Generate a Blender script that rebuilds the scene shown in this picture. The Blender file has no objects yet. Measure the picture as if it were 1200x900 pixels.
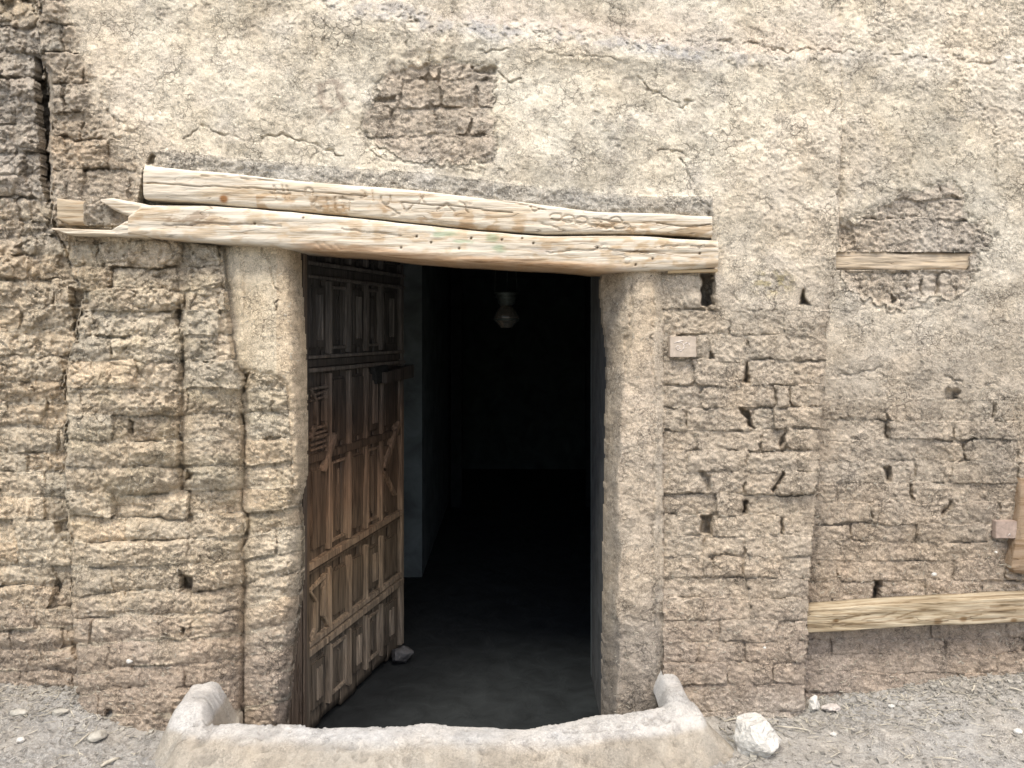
import bpy, math, random
import numpy as np
from mathutils import Vector
R = math.radians
sc = bpy.context.scene
C = sc.collection
random.seed(7); rng = np.random.default_rng(7)

# ---------------------------------------------------------------- camera, light
D = 2.85            # camera to wall face, metres
F = 905.0           # focal length in photo pixels
CZ = 1.45           # eye height
HV = 374.0          # horizon row
cam = bpy.data.objects.new('camera', bpy.data.cameras.new('camera')); C.objects.link(cam)
cam.location = (0, -D, CZ); cam.rotation_euler = (R(90), 0, 0)
cam.data.sensor_width = 36; cam.data.lens = 36 * F / 1200; cam.data.shift_y = -(450 - HV) / 1200
cam.data.clip_start = 0.05; cam.data.clip_end = 500
sc.camera = cam
SUN_EL, SUN_AZ = R(58), R(-30)
w = bpy.data.worlds.new('World'); sc.world = w; w.use_nodes = True
nt = w.node_tree; nt.nodes.clear()
sky = nt.nodes.new('ShaderNodeTexSky'); sky.sky_type = 'NISHITA'; sky.sun_disc = False
sky.sun_elevation = SUN_EL; sky.sun_rotation = R(180) + SUN_AZ; sky.dust_density = 3.5; sky.air_density = 1.0; sky.ozone_density = 1.0
bg = nt.nodes.new('ShaderNodeBackground'); bg.inputs['Strength'].default_value = 0.12
wo = nt.nodes.new('ShaderNodeOutputWorld')
nt.links.new(sky.outputs[0], bg.inputs[0]); nt.links.new(bg.outputs[0], wo.inputs[0])
sl = bpy.data.lights.new('sun', 'SUN'); sl.energy = 1.5; sl.angle = R(18); sl.color = (1, 0.94, 0.84)
so = bpy.data.objects.new('sun', sl); C.objects.link(so)
dirv = Vector((math.sin(SUN_AZ) * math.cos(SUN_EL), -math.cos(SUN_AZ) * math.cos(SUN_EL), math.sin(SUN_EL)))
so.rotation_euler = dirv.to_track_quat('Z', 'Y').to_euler(); so.location = dirv * 10
sc.view_settings.view_transform = 'Standard'; sc.view_settings.look = 'None'
sc.view_settings.exposure = 1.23; sc.view_settings.gamma = 1.0
sc.cycles.max_bounces = 6

def P(u, v, y):
    """world point seen at photo pixel (u, v) and standing at depth y behind the wall face"""
    s = (D + y) / F
    return ((u - 600) * s, y, CZ - (v - HV) * s)

# ---------------------------------------------------------------- noise
_tab = np.random.default_rng(3).random((16, 256, 256)).astype(np.float32)
def vn(x, y, seed=0):
    t = _tab[seed % 16]; x = x + seed * 13.7; y = y + seed * 7.3
    xi = np.floor(x).astype(np.int64); yi = np.floor(y).astype(np.int64)
    fx = (x - xi); fy = (y - yi)
    fx = fx * fx * fx * (fx * (fx * 6 - 15) + 10); fy = fy * fy * fy * (fy * (fy * 6 - 15) + 10)
    x0 = xi & 255; x1 = (xi + 1) & 255; y0 = yi & 255; y1 = (yi + 1) & 255
    a = t[y0, x0] * (1 - fx) + t[y0, x1] * fx; b = t[y1, x0] * (1 - fx) + t[y1, x1] * fx
    return (a * (1 - fy) + b * fy) * 2 - 1
def fbm(x, y, seed=0, o=4, g=0.5):
    s = 0; a = 1; n = 0
    for k in range(o):
        s = s + a * vn(x, y, seed + k); n += a; a *= g
        x, y = (x * 0.8 + y * 0.6) * 2.03, (-x * 0.6 + y * 0.8) * 2.03
    return s / n * 1.6
def ridge(x, y, seed=0, o=3):
    s = 0; a = 1; n = 0
    for k in range(o):
        s = s + a * (1 - np.abs(vn(x, y, seed + k)) * 2.2); n += a; a *= 0.55
        x, y = (x * 0.8 + y * 0.6) * 2.07, (-x * 0.6 + y * 0.8) * 2.07
    return s / n
def worley(x, y, seed=0):
    xi = np.floor(x).astype(np.int64); yi = np.floor(y).astype(np.int64)
    f1 = np.full(x.shape, 9.0); f2 = np.full(x.shape, 9.0)
    ta = _tab[seed % 16]; tb = _tab[(seed + 5) % 16]; idv = np.zeros(x.shape)
    for i in (-1, 0, 1):
        for j in (-1, 0, 1):
            a = (yi + j) & 255; b = (xi + i) & 255
            d = np.hypot(xi + i + ta[a, b] - x, yi + j + tb[a, b] - y)
            nb = d < f1
            idv = np.where(nb, _tab[(seed + 9) % 16][a, b], idv)
            f2 = np.where(nb, f1, np.minimum(f2, d)); f1 = np.where(nb, d, f1)
    return f1, f2, idv
def sst(a, b, x):
    t = np.clip((x - a) / (b - a), 0, 1); return t * t * (3 - 2 * t)
def polyd(U, V, pts, closed=True):
    """signed distance to a polygon (negative inside), or distance to a polyline"""
    n = len(pts); d = np.full(U.shape, 1e9); ins = np.zeros(U.shape, bool)
    for i in range(n if closed else n - 1):
        ax, ay = pts[i]; bx, by = pts[(i + 1) % n]
        ex, ey = bx - ax, by - ay
        t = np.clip(((U - ax) * ex + (V - ay) * ey) / (ex * ex + ey * ey + 1e-9), 0, 1)
        d = np.minimum(d, (U - ax - t * ex) ** 2 + (V - ay - t * ey) ** 2)
        if closed and ay != by:
            ins ^= ((V > min(ay, by)) & (V <= max(ay, by)) & (U < ax + (V - ay) / (by - ay) * ex))
    d = np.sqrt(d)
    return np.where(ins, -d, d) if closed else d

# ---------------------------------------------------------------- object helpers
def tag(o, label=None, cat=None, group=None, kind=None):
    if label: o['label'] = label
    if cat: o['category'] = cat
    if group: o['group'] = group
    if kind: o['kind'] = kind
    return o
def empty(name, loc, label, cat, group=None):
    o = bpy.data.objects.new(name, None); C.objects.link(o); o.location = loc; o.empty_display_size = 0.05
    return tag(o, label, cat, group)
def npmesh(name, verts, quads, mat, parent=None, col=None, smooth=True, tris=None):
    me = bpy.data.meshes.new(name)
    verts = np.asarray(verts, np.float32)
    quads = np.asarray(quads, np.int32).reshape(-1, 4)
    tris = np.zeros((0, 3), np.int32) if tris is None else np.asarray(tris, np.int32).reshape(-1, 3)
    nq, ntr = len(quads), len(tris)
    me.vertices.add(len(verts)); me.vertices.foreach_set('co', verts.ravel())
    me.loops.add(nq * 4 + ntr * 3)
    me.loops.foreach_set('vertex_index', np.concatenate([quads.ravel(), tris.ravel()]))
    me.polygons.add(nq + ntr)
    me.polygons.foreach_set('loop_start', np.concatenate([np.arange(nq) * 4, nq * 4 + np.arange(ntr) * 3]).astype(np.int32))
    me.update(calc_edges=True)
    me.polygons.foreach_set('use_smooth', np.full(nq + ntr, smooth, bool))
    if col is not None:
        a = me.attributes.new('Col', 'FLOAT_COLOR', 'POINT')
        c4 = np.ones((len(verts), 4), np.float32); col = np.asarray(col); c4[:, :col.shape[1]] = col
        a.data.foreach_set('color', c4.ravel())
    me.materials.append(mat); me.validate()
    o = bpy.data.objects.new(name, me); C.objects.link(o)
    if parent:
        o.parent = parent; o.matrix_parent_inverse = parent.matrix_world.inverted() if False else o.matrix_parent_inverse
        o.location = -Vector(parent.location) if parent.get('_w', 1) else (0, 0, 0)
    return o
def grid_part(name, X, Y, Z, q, mat, parent, col, skirt=0.0, solid=None, back=None):
    """mesh of the quads q of a grid, with edges folded back into the wall by `skirt` metres"""
    ii, jj = np.nonzero(q)
    if len(ii) == 0: return None
    i0, i1, j0, j1 = ii.min(), ii.max() + 2, jj.min(), jj.max() + 2
    X, Y, Z = X[i0:i1, j0:j1], Y[i0:i1, j0:j1], Z[i0:i1, j0:j1]; c = col[i0:i1, j0:j1]; q = q[i0:i1 - 1, j0:j1 - 1]
    used = np.zeros(X.shape, bool)
    used[:-1, :-1] |= q; used[1:, :-1] |= q; used[:-1, 1:] |= q; used[1:, 1:] |= q
    idx = np.full(X.shape, -1, np.int64); idx[used] = np.arange(used.sum())
    V = np.stack([X[used], Y[used], Z[used]], 1); CC = c[used]
    a, b = np.nonzero(q)
    Q = np.stack([idx[a, b], idx[a + 1, b], idx[a + 1, b + 1], idx[a, b + 1]], 1)
    if skirt > 0:
        s = q if solid is None else solid[i0:i1 - 1, j0:j1 - 1]
        pad = np.zeros((q.shape[0] + 2, q.shape[1] + 2), bool); pad[1:-1, 1:-1] = s
        es = []
        for di, dj, e in ((0, -1, ((0, 0), (1, 0))), (0, 1, ((1, 1), (0, 1))), (-1, 0, ((0, 1), (0, 0))), (1, 0, ((1, 0), (1, 1)))):
            m = q & ~pad[1 + di:1 + di + q.shape[0], 1 + dj:1 + dj + q.shape[1]]
            a, b = np.nonzero(m)
            es.append(np.stack([idx[a + e[0][0], b + e[0][1]], idx[a + e[1][0], b + e[1][1]]], 1))
        E = np.concatenate(es)
        if len(E):
            n0 = len(V)
            A = V[E[:, 0]]; B = V[E[:, 1]]; off = np.array([0, skirt, 0])
            V = np.concatenate([V, A, B, A + off, B + off]); m = len(E)
            CC = np.concatenate([CC] + [CC[E[:, 0]], CC[E[:, 1]]] * 2)
            k = np.arange(m)
            Q = np.concatenate([Q, np.stack([n0 + k, n0 + 2 * m + k, n0 + 3 * m + k, n0 + m + k], 1)])
    return npmesh(name, V, Q, mat, parent, CC)

# ---------------------------------------------------------------- materials
def newmat(name):
    m = bpy.data.materials.new(name); m.use_nodes = True
    nt = m.node_tree; b = nt.nodes['Principled BSDF']; b.inputs['Specular IOR Level'].default_value = 0.15
    return m, nt, b
def N(nt, typ, **kw):
    n = nt.nodes.new(typ)
    for k, v in kw.items():
        if k in n.inputs: n.inputs[k].default_value = v
        else: setattr(n, k, v)
    return n
def link(nt, a, b): nt.links.new(a, b)
def math_(nt, op, a, b=0.0, c=None, clamp=False):
    n = nt.nodes.new('ShaderNodeMath'); n.operation = op; n.use_clamp = clamp
    for i, x in enumerate((a, b, c)):
        if x is None: continue
        if isinstance(x, (int, float)): n.inputs[i].default_value = x
        else: nt.links.new(x, n.inputs[i])
    return n.outputs[0]
def noise(nt, co, scale, detail=3, dist=0, rough=0.55):
    n = N(nt, 'ShaderNodeTexNoise', Scale=scale, Detail=detail, Distortion=dist, Roughness=rough)
    nt.links.new(co, n.inputs['Vector']); return n.outputs[0]
def mapping(nt, co, scale=(1, 1, 1), rot=(0, 0, 0)):
    m = nt.nodes.new('ShaderNodeMapping'); m.inputs['Scale'].default_value = scale; m.inputs['Rotation'].default_value = rot
    nt.links.new(co, m.inputs['Vector']); return m.outputs[0]
def ramp(nt, fac, stops):
    r = nt.nodes.new('ShaderNodeValToRGB'); els = r.color_ramp.elements
    while len(els) < len(stops): els.new(0.5)
    for e, (p, c) in zip(els, stops):
        e.position = p; e.color = (c, c, c, 1) if isinstance(c, (int, float)) else (*c, 1)
    nt.links.new(fac, r.inputs[0]); return r.outputs[0]
def mixc(nt, fac, a, b, mode='MIX'):
    n = nt.nodes.new('ShaderNodeMix'); n.data_type = 'RGBA'; n.blend_type = mode
    for s, x in ((n.inputs[0], fac), (n.inputs[6], a), (n.inputs[7], b)):
        if isinstance(x, (int, float)): s.default_value = x
        elif isinstance(x, tuple): s.default_value = (*x, 1)
        else: nt.links.new(x, s)
    return n.outputs[2]

def mud_material(name, straw=1.0, bump=1.0, usecol=True, base=(0.3, 0.25, 0.2)):
    m, nt, b = newmat(name)
    co = nt.nodes.new('ShaderNodeTexCoord').outputs['Object']
    if usecol:
        at = nt.nodes.new('ShaderNodeAttribute'); at.attribute_name = 'Col'; col = at.outputs['Color']; rgh = at.outputs['Alpha']
    else:
        rgb = nt.nodes.new('ShaderNodeRGB'); rgb.outputs[0].default_value = (*base, 1); col = rgb.outputs[0]
    n1 = noise(nt, co, 9, 4); n2 = noise(nt, co, 45, 4, 0.6); n3 = noise(nt, co, 170, 3, 0.4)
    # chopped straw and crumb pattern in the mud: thin wandering ridges
    def squig(scale, dist, wdt, vec=co):
        n = noise(nt, vec, scale, 1.5, dist, 0.5)
        a = math_(nt, 'ABSOLUTE', math_(nt, 'SUBTRACT', n, 0.5))
        return math_(nt, 'SUBTRACT', 1.0, math_(nt, 'DIVIDE', a, wdt, clamp=True), clamp=True)
    s1 = squig(42, 2.2, 0.03)
    s2 = squig(85, 1.6, 0.05)
    f1 = squig(60, 1.2, 0.028, mapping(nt, co, (1, 1, 2.4), (0.0, 0.5, 0)))
    f2 = squig(65, 1.2, 0.028, mapping(nt, co, (2.2, 1, 1), (0.0, 0.7, 0)))
    gate = ramp(nt, noise(nt, co, 14, 3), [(0.38, 0.0), (0.54, 1.0)])
    gate2 = ramp(nt, noise(nt, mapping(nt, co, (1.3, 1, 1)), 22, 3), [(0.38, 0.25), (0.58, 1.0)])
    v = math_(nt, 'ADD', 0.80, math_(nt, 'MULTIPLY', n2, 0.40))
    zone = ramp(nt, noise(nt, co, 7, 4, 0.5), [(0.40, 0.35), (0.60, 1.0)])
    zs = math_(nt, 'MULTIPLY', math_(nt, 'MULTIPLY', zone, 0.3 + 0.7 * straw), rgh)
    v = math_(nt, 'MULTIPLY', v, math_(nt, 'ADD', 1.0, math_(nt, 'MULTIPLY', zs, math_(nt, 'SUBTRACT', ramp(nt, n3, [(0.30, 0.0), (0.5, 0.45), (0.72, 0.87)]), 0.45))))
    v = math_(nt, 'MULTIPLY', v, math_(nt, 'ADD', 1.0, math_(nt, 'MULTIPLY', zs, math_(nt, 'SUBTRACT', ramp(nt, noise(nt, mapping(nt, co, (1, 1, 1.8), (0, 0.3, 0)), 95, 2, 1.0), [(0.30, 0.0), (0.43, 0.46), (0.60, 0.52), (0.75, 0.78)]), 0.5))))
    v = math_(nt, 'MULTIPLY', v, math_(nt, 'ADD', 0.86, math_(nt, 'MULTIPLY', n1, 0.28)))
    dk = math_(nt, 'MULTIPLY', math_(nt, 'MAXIMUM', math_(nt, 'MULTIPLY', s1, gate), math_(nt, 'MULTIPLY', s2, 0.75)), gate2)
    v = math_(nt, 'MULTIPLY', v, math_(nt, 'SUBTRACT', 1.0, math_(nt, 'MULTIPLY', dk, 0.68 * straw)))
    wv_ = nt.nodes.new('ShaderNodeVectorMath'); wv_.operation = 'ADD'
    nz = N(nt, 'ShaderNodeTexNoise', Scale=26, Detail=3, Roughness=0.6); nt.links.new(co, nz.inputs['Vector'])
    sc_ = nt.nodes.new('ShaderNodeVectorMath'); sc_.operation = 'SCALE'; sc_.inputs['Scale'].default_value = 0.05; nt.links.new(nz.outputs['Color'], sc_.inputs[0])
    nt.links.new(co, wv_.inputs[0]); nt.links.new(sc_.outputs[0], wv_.inputs[1])
    def net(scale, wd_, lo, hi, ns):
        vo = nt.nodes.new('ShaderNodeTexVoronoi'); vo.feature = 'DISTANCE_TO_EDGE'; vo.inputs['Scale'].default_value = scale; nt.links.new(wv_.outputs[0], vo.inputs['Vector'])
        ln = math_(nt, 'SUBTRACT', 1.0, math_(nt, 'DIVIDE', vo.outputs['Distance'], wd_, clamp=True), clamp=True)
        return math_(nt, 'MULTIPLY', ln, ramp(nt, noise(nt, co, ns, 3), [(lo, 0.0), (hi, 1.0)]))
    nets = math_(nt, 'MULTIPLY', net(27, 0.06, 0.47, 0.64, 7), straw)
    v = math_(nt, 'MULTIPLY', v, math_(nt, 'SUBTRACT', 1.0, math_(nt, 'MULTIPLY', nets, 0.5)))
    lt = math_(nt, 'MULTIPLY', math_(nt, 'MAXIMUM', f1, f2), 0.42 * straw)
    v = math_(nt, 'MULTIPLY', v, math_(nt, 'ADD', 1.0, lt))
    vv = nt.nodes.new('ShaderNodeCombineColor')
    for i in range(3): nt.links.new(v, vv.inputs[i])
    c = mixc(nt, 1.0, col, vv.outputs[0], 'MULTIPLY')
    hue = mixc(nt, ramp(nt, noise(nt, co, 5, 3), [(0.4, 0.0), (0.62, 0.35)]), c, mixc(nt, 1.0, c, (1.05, 0.97, 0.86), 'MULTIPLY'))
    nt.links.new(hue, b.inputs['Base Color']); b.inputs['Roughness'].default_value = 0.95
    h = math_(nt, 'ADD', math_(nt, 'MULTIPLY', n2, 0.35), math_(nt, 'MULTIPLY', n3, 0.5))
    h = math_(nt, 'ADD', h, math_(nt, 'MULTIPLY', math_(nt, 'MAXIMUM', f1, f2), 0.12))
    h = math_(nt, 'SUBTRACT', h, math_(nt, 'MULTIPLY', dk, 0.35))
    bp = N(nt, 'ShaderNodeBump', Strength=1.0, Distance=0.012 * bump)
    h = math_(nt, 'SUBTRACT', math_(nt, 'MULTIPLY', h, rgh), math_(nt, 'MULTIPLY', nets, 0.25))
    nt.links.new(h, bp.inputs['Height']); nt.links.new(bp.outputs[0], b.inputs['Normal'])
    return m
M_mud = mud_material('mud', 1.0, 1.0)
M_ground = mud_material('dusty_ground', 0.45, 0.6)
M_lime = mud_material('limewashed_mud', 0.22, 0.3)

def wood_material(name, stops, grain=1.0, axis='x', usecol=False, bump=0.004, rough=0.8):
    m, nt, b = newmat(name)
    co = nt.nodes.new('ShaderNodeTexCoord').outputs['Object']
    sc1 = {'x': (1.2, 14, 14), 'z': (14, 14, 1.2)}[axis]
    sc2 = {'x': (2.5, 60, 60), 'z': (60, 60, 2.5)}[axis]
    g1 = noise(nt, mapping(nt, co, sc1), 2.2, 5, 1.2); g2 = noise(nt, mapping(nt, co, sc2), 3.5, 4, 0.8)
    big = noise(nt, mapping(nt, co, tuple(s * 0.25 for s in sc1)), 2.0, 3, 1.0)
    f = math_(nt, 'ADD', math_(nt, 'MULTIPLY', g1, 0.55), math_(nt, 'MULTIPLY', g2, 0.45))
    c = ramp(nt, f, stops)
    ck = math_(nt, 'ABSOLUTE', math_(nt, 'SUBTRACT', noise(nt, mapping(nt, co, sc1), 1.1, 2, 2.0), 0.5))
    ck = math_(nt, 'SUBTRACT', 1.0, math_(nt, 'DIVIDE', ck, 0.012, clamp=True), clamp=True)
    ck = math_(nt, 'MULTIPLY', ck, ramp(nt, big, [(0.45, 0.0), (0.6, 1.0)]))
    c = mixc(nt, math_(nt, 'MULTIPLY', ck, 0.7 * grain), c, (0.10, 0.065, 0.04))
    if usecol:
        at = nt.nodes.new('ShaderNodeAttribute'); at.attribute_name = 'Col'
        c = mixc(nt, 1.0, c, at.outputs['Color'], 'MULTIPLY')
    nt.links.new(c, b.inputs['Base Color']); b.inputs['Roughness'].default_value = rough
    h = math_(nt, 'SUBTRACT', f, math_(nt, 'MULTIPLY', ck, 0.8))
    bp = N(nt, 'ShaderNodeBump', Strength=1.0, Distance=bump); nt.links.new(h, bp.inputs['Height']); nt.links.new(bp.outputs[0], b.inputs['Normal'])
    return m
M_beam = wood_material('pale_weathered_wood', [(0.30, (0.18, 0.13, 0.08)), (0.40, (0.41, 0.33, 0.23)), (0.50, (0.56, 0.50, 0.40)), (0.8, (0.65, 0.61, 0.525))], usecol=True)
M_board = wood_material('yellowed_board_wood', [(0.34, (0.09, 0.06, 0.035)), (0.43, (0.27, 0.21, 0.13)), (0.56, (0.42, 0.355, 0.25)), (0.8, (0.50, 0.44, 0.33))], 1.2, usecol=True)
M_post = wood_material('grey_brown_wood', [(0.3, (0.05, 0.038, 0.028)), (0.5, (0.12, 0.092, 0.07)), (0.75, (0.20, 0.16, 0.12))], 1.0, 'z')
def door_material(nm='old_carved_door_wood', gain=1.0):
    m, nt, b = newmat(nm)
    co = nt.nodes.new('ShaderNodeTexCoord').outputs['Object']
    g1 = noise(nt, mapping(nt, co, (16, 16, 1.3)), 2.4, 5, 1.5); g2 = noise(nt, mapping(nt, co, (70, 70, 3)), 2.2, 3, 0.5)
    f = math_(nt, 'ADD', math_(nt, 'MULTIPLY', g1, 0.65), math_(nt, 'MULTIPLY', g2, 0.35))
    v = ramp(nt, f, [(0.34, 0.35 * gain), (0.5, 0.95 * gain), (0.68, 1.75 * gain)])
    sep = nt.nodes.new('ShaderNodeSeparateXYZ'); nt.links.new(co, sep.inputs[0])
    z = math_(nt, 'ADD', math_(nt, 'DIVIDE', sep.outputs[2], 2.0), math_(nt, 'MULTIPLY', math_(nt, 'SUBTRACT', noise(nt, co, 4, 4, 1), 0.5), 0.22))
    base = ramp(nt, z, [(0.10, (0.175, 0.145, 0.11)), (0.30, (0.22, 0.158, 0.098)), (0.46, (0.185, 0.115, 0.068)), (0.62, (0.085, 0.056, 0.038)), (0.76, (0.07, 0.06, 0.05)), (0.92, (0.065, 0.06, 0.055))])
    c = mixc(nt, 1.0, base, v, 'MULTIPLY')
    nt.links.new(c, b.inputs['Base Color']); b.inputs['Roughness'].default_value = 0.62; b.inputs['Specular IOR Level'].default_value = 0.3
    bp = N(nt, 'ShaderNodeBump', Strength=1.0, Distance=0.006); nt.links.new(f, bp.inputs['Height']); nt.links.new(bp.outputs[0], b.inputs['Normal'])
    return m
M_door = door_material(gain=0.62); M_doorworn = door_material('worn_raised_door_wood', 1.3)  # base wood darkened to paint recess shade; raised parts worn paler
def plain(name, col, rough=0.8, bump=0.0, scale=40, var=0.25, metal=0.0):
    m, nt, b = newmat(name)
    co = nt.nodes.new('ShaderNodeTexCoord').outputs['Object']
    n = noise(nt, co, scale, 5, 0.5)
    v = ramp(nt, n, [(0.3, tuple(x * (1 - var) for x in col)), (0.7, tuple(min(1, x * (1 + var)) for x in col))])
    nt.links.new(v, b.inputs['Base Color']); b.inputs['Roughness'].default_value = rough; b.inputs['Metallic'].default_value = metal
    if bump:
        bp = N(nt, 'ShaderNodeBump', Strength=1.0, Distance=bump); nt.links.new(n, bp.inputs['Height']); nt.links.new(bp.outputs[0], b.inputs['Normal'])
    return m
M_room = plain('shade_darkened_plaster', (0.15, 0.172, 0.172), 0.9, 0.01, 6, 0.35)  # low albedo puts the shade of the interior into the colour
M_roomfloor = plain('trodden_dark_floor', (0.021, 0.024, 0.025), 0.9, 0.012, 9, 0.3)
M_rock = plain('white_limestone', (0.56, 0.54, 0.49), 0.9, 0.012, 60, 0.2)
M_rock2 = plain('tan_stone', (0.36, 0.34, 0.29), 0.9, 0.004, 60, 0.2)
M_rockdark = plain('dark_stone', (0.10, 0.10, 0.10), 0.9, 0.01, 30, 0.3)
M_straw = plain('dry_straw', (0.42, 0.385, 0.31), 0.8, 0, 30, 0.3)
M_litter = plain('grey_litter', (0.25, 0.235, 0.205), 0.9, 0, 30, 0.35)
M_plaque = plain('clay_plaque', (0.42, 0.355, 0.285), 0.7, 0.002, 60, 0.15)
M_plaque2 = plain('pinkish_clay_plaque', (0.32, 0.25, 0.205), 0.75, 0.002, 60, 0.2)
M_iron = plain('dark_iron', (0.035, 0.035, 0.033), 0.6, 0.002, 80, 0.3, 0.6)
M_lampmetal = plain('tarnished_tin', (0.05, 0.06, 0.055), 0.5, 0.001, 60, 0.3, 0.7)
M_fig = plain('plastic_scrap', (0.42, 0.38, 0.34), 0.4, 0.002, 50, 0.3)
def glass():
    m, nt, b = newmat('dusty_lamp_glass')
    b.inputs['Base Color'].default_value = (0.06, 0.055, 0.045, 1); b.inputs['Roughness'].default_value = 0.18
    b.inputs['Transmission Weight'].default_value = 0.35; b.inputs['IOR'].default_value = 1.45; b.inputs['Specular IOR Level'].default_value = 0.5
    return m
M_glass = glass()

# ================================================================= the wall, as one field cut into walls and bricks
ST = 1.25
us = np.concatenate([np.arange(-170, -8, 6.0), np.arange(-8, 1208, ST), np.arange(1208, 1400, 6.0)])
vs = np.concatenate([np.arange(-170, -6, 6.0), np.arange(-6, 852, ST), np.arange(853, 900, 5.0)])
U, V = np.meshgrid(us, vs)
wl = fbm(U / 38, V / 30, 1, 3); wl2 = fbm(U / 38 + 50, V / 30, 5, 3)
wf = fbm(U / 8, V / 8, 2, 2); wf2 = fbm(U / 8 + 40, V / 8, 8, 2)
big = fbm(U / 160, V / 130, 3, 4)
med = fbm(U / 34, V / 30, 6, 4)
fine = fbm(U / 7, V / 6, 9, 3)
rid = ridge(U / 17 + wf * 0.5, V / 11 + wf2 * 0.4, 4, 3)
w1, w2, wid = worley(U / 17 + wl * 0.6, V / 14 + wl2 * 0.6, 2)
lump = np.sqrt(np.clip(1 - w1 * w1, 0, 1)) * sst(0.0, 0.25, w2 - w1)
w1b, w2b, widb = worley(U / 7.5 + wf * 0.3, V / 6.0, 6)
crumb = np.clip(1 - w1b, 0, 1)

s1 = np.interp(vs, [-170, 0, 60, 100, 160, 220, 260, 300, 340, 380, 450, 560, 640, 700, 800, 900],
               [36, 42, 49, 55, 57, 58, 62, 74, 98, 92, 75, 76, 84, 85, 92, 96])[:, None] + wf * 2.0 + wl * 3
s2 = np.interp(vs, [-170, 0, 200, 300, 400, 500, 600, 700, 800, 900],
               [985, 985, 985, 979, 968, 962, 956, 948, 943, 940])[:, None] + wf * 1.3 + wl * 1.5
eL = np.interp(vs, [-170, 285, 330, 380, 440, 560, 590, 615, 660, 700, 740, 790, 850, 900],
               [349, 349, 350, 354, 357, 357.5, 350, 353, 354, 352, 347, 341, 335, 333])[:, None] + wf * 0.8
eR = np.interp(vs, [-170, 315, 350, 380, 420, 500, 600, 700, 840, 900],
               [703, 703, 706, 708, 712, 711, 709, 708, 706, 706])[:, None] + wf * 0.8 - sst(430, 300, V) * wl * 3
lint = 284 + (U - 350) * 0.085 - 8
hole_door = (V > lint) & (U > eL) & (U < eR)
lowbeam = 276 + np.clip(U - 130, 0, 720) * 0.055            # under side of the lower beam, roughly

secA = U < s1
secB = (~secA) & (V > lowbeam - 12) & (U < 530)
secD = (V > lowbeam - 12) & (U >= 530) & (U < 777 + wf * 0.8)
secE = (~secD) & (V > 300) & (U >= 530) & (U < s2)
secF = (U >= s2)
secC = ~(secA | secB | secD | secE | secF)

# ---- brick courses
NID = [0]
ids = np.full(U.shape, -1, np.int32); ed = np.full(U.shape, 50.0); EX = np.full(U.shape, 50.0); EY = np.full(U.shape, 50.0); gap = np.full(U.shape, 1.0)
BR = {}            # id -> properties
def courses(mask, rows, joints, gw, amp=(3.0, 2.2), curve=None, skip_plaster=None, tag_=''):
    """split `mask` into bricks: rows are course lines, joints the cross joints of each course"""
    uu = U + wl * amp[0] + wf * 1.0; vv = V + wl2 * amp[1] + wf2 * 0.8
    if curve is not None: vv = vv + curve
    for r in range(len(rows) - 1):
        va, vb = rows[r], rows[r + 1]
        inr = mask & (vv >= va) & (vv < vb)
        if not inr.any(): continue
        js = joints[r]
        for k in range(len(js) - 1):
            ja, jb = js[k], js[k + 1]
            sl = random.uniform(-0.10, 0.10)
            a = ja + (vv - va) * sl * 0.5; b = jb - (vv - vb) * sl * 0.5
            m = inr & (uu >= ja) & (uu < jb)
            if m.sum() < 25: continue
            i = NID[0]; NID[0] += 1
            ids[m] = i
            dx = np.minimum(uu[m] - ja, jb - uu[m]); dy = np.minimum(vv[m] - va, vb - vv[m])
            rr = 6.0
            d = np.where((dx < rr) & (dy < rr), rr - np.hypot(rr - np.minimum(dx, rr), rr - np.minimum(dy, rr)), np.minimum(dx, dy))
            ed[m] = d; gap[m] = gw; EX[m] = dx; EY[m] = dy
            BR[i] = dict(off=random.gauss(0, 1), tu=random.gauss(0, 1), tv=random.gauss(0, 1), cu=(ja + jb) / 2, cv=(va + vb) / 2, tint=random.gauss(0, 1), hue=random.gauss(0, 1), tag=tag_)
def rj(a, b, mean, start=None, var=0.22):
    out = [a]; x = a + (start if start is not None else random.uniform(0.4, 1.0) * mean)
    while x < b - mean * 0.35:
        out.append(x); x += mean * random.uniform(1 - var, 1 + var)
    out.append(b); return out

rowsA = [-170, -140, -112, -84, -56, -28, 0, 30, 62, 92, 118, 146, 178, 205, 232, 258, 278, 300, 328, 358, 387, 415, 447, 473, 500, 528, 555, 582, 608, 635, 662, 687, 713, 737, 760, 786, 815, 850, 900]
courses(secA, rowsA, [rj(-190, 130, 58, random.choice([30, 60, 45])) for _ in rowsA], 1.3, (5, 3.2), tag_='A')
rowsB = [240, 283, 312, 340, 365, 393, 423, 455, 487, 517, 547, 577, 606, 634, 663, 692, 720, 750, 778, 805, 838, 872, 905]
jB = []
for r, va in enumerate(rowsB):
    base = [0, [150, 108, 132][r % 3] + random.uniform(-8, 8), 213 + random.uniform(-4, 6) + (8 if va > 560 else 0), 286 if va > 420 else 256]
    base += [318 + random.uniform(-6, 6), 400] if (r % 3 == 1 and va > 420) else [400]
    jB.append(base)
curveB = 24 * np.clip((U - 200) / 150, 0, 1.2) ** 1.6 * sst(420, 760, V) - 10 * sst(0, 1, (160 - U) / 80) * sst(600, 800, V)
panelB = polyd(U + wf * 1.5, V + wf2 * 2, [(256, 200), (400, 200), (400, 610), (356, 592), (345, 585), (339, 500), (336, 452), (318, 440), (275, 436), (266, 380)])
plB = panelB < 0
courses(secB & ~plB, rowsB, jB, 1.1, (4, 3), curveB, tag_='B')
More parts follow.
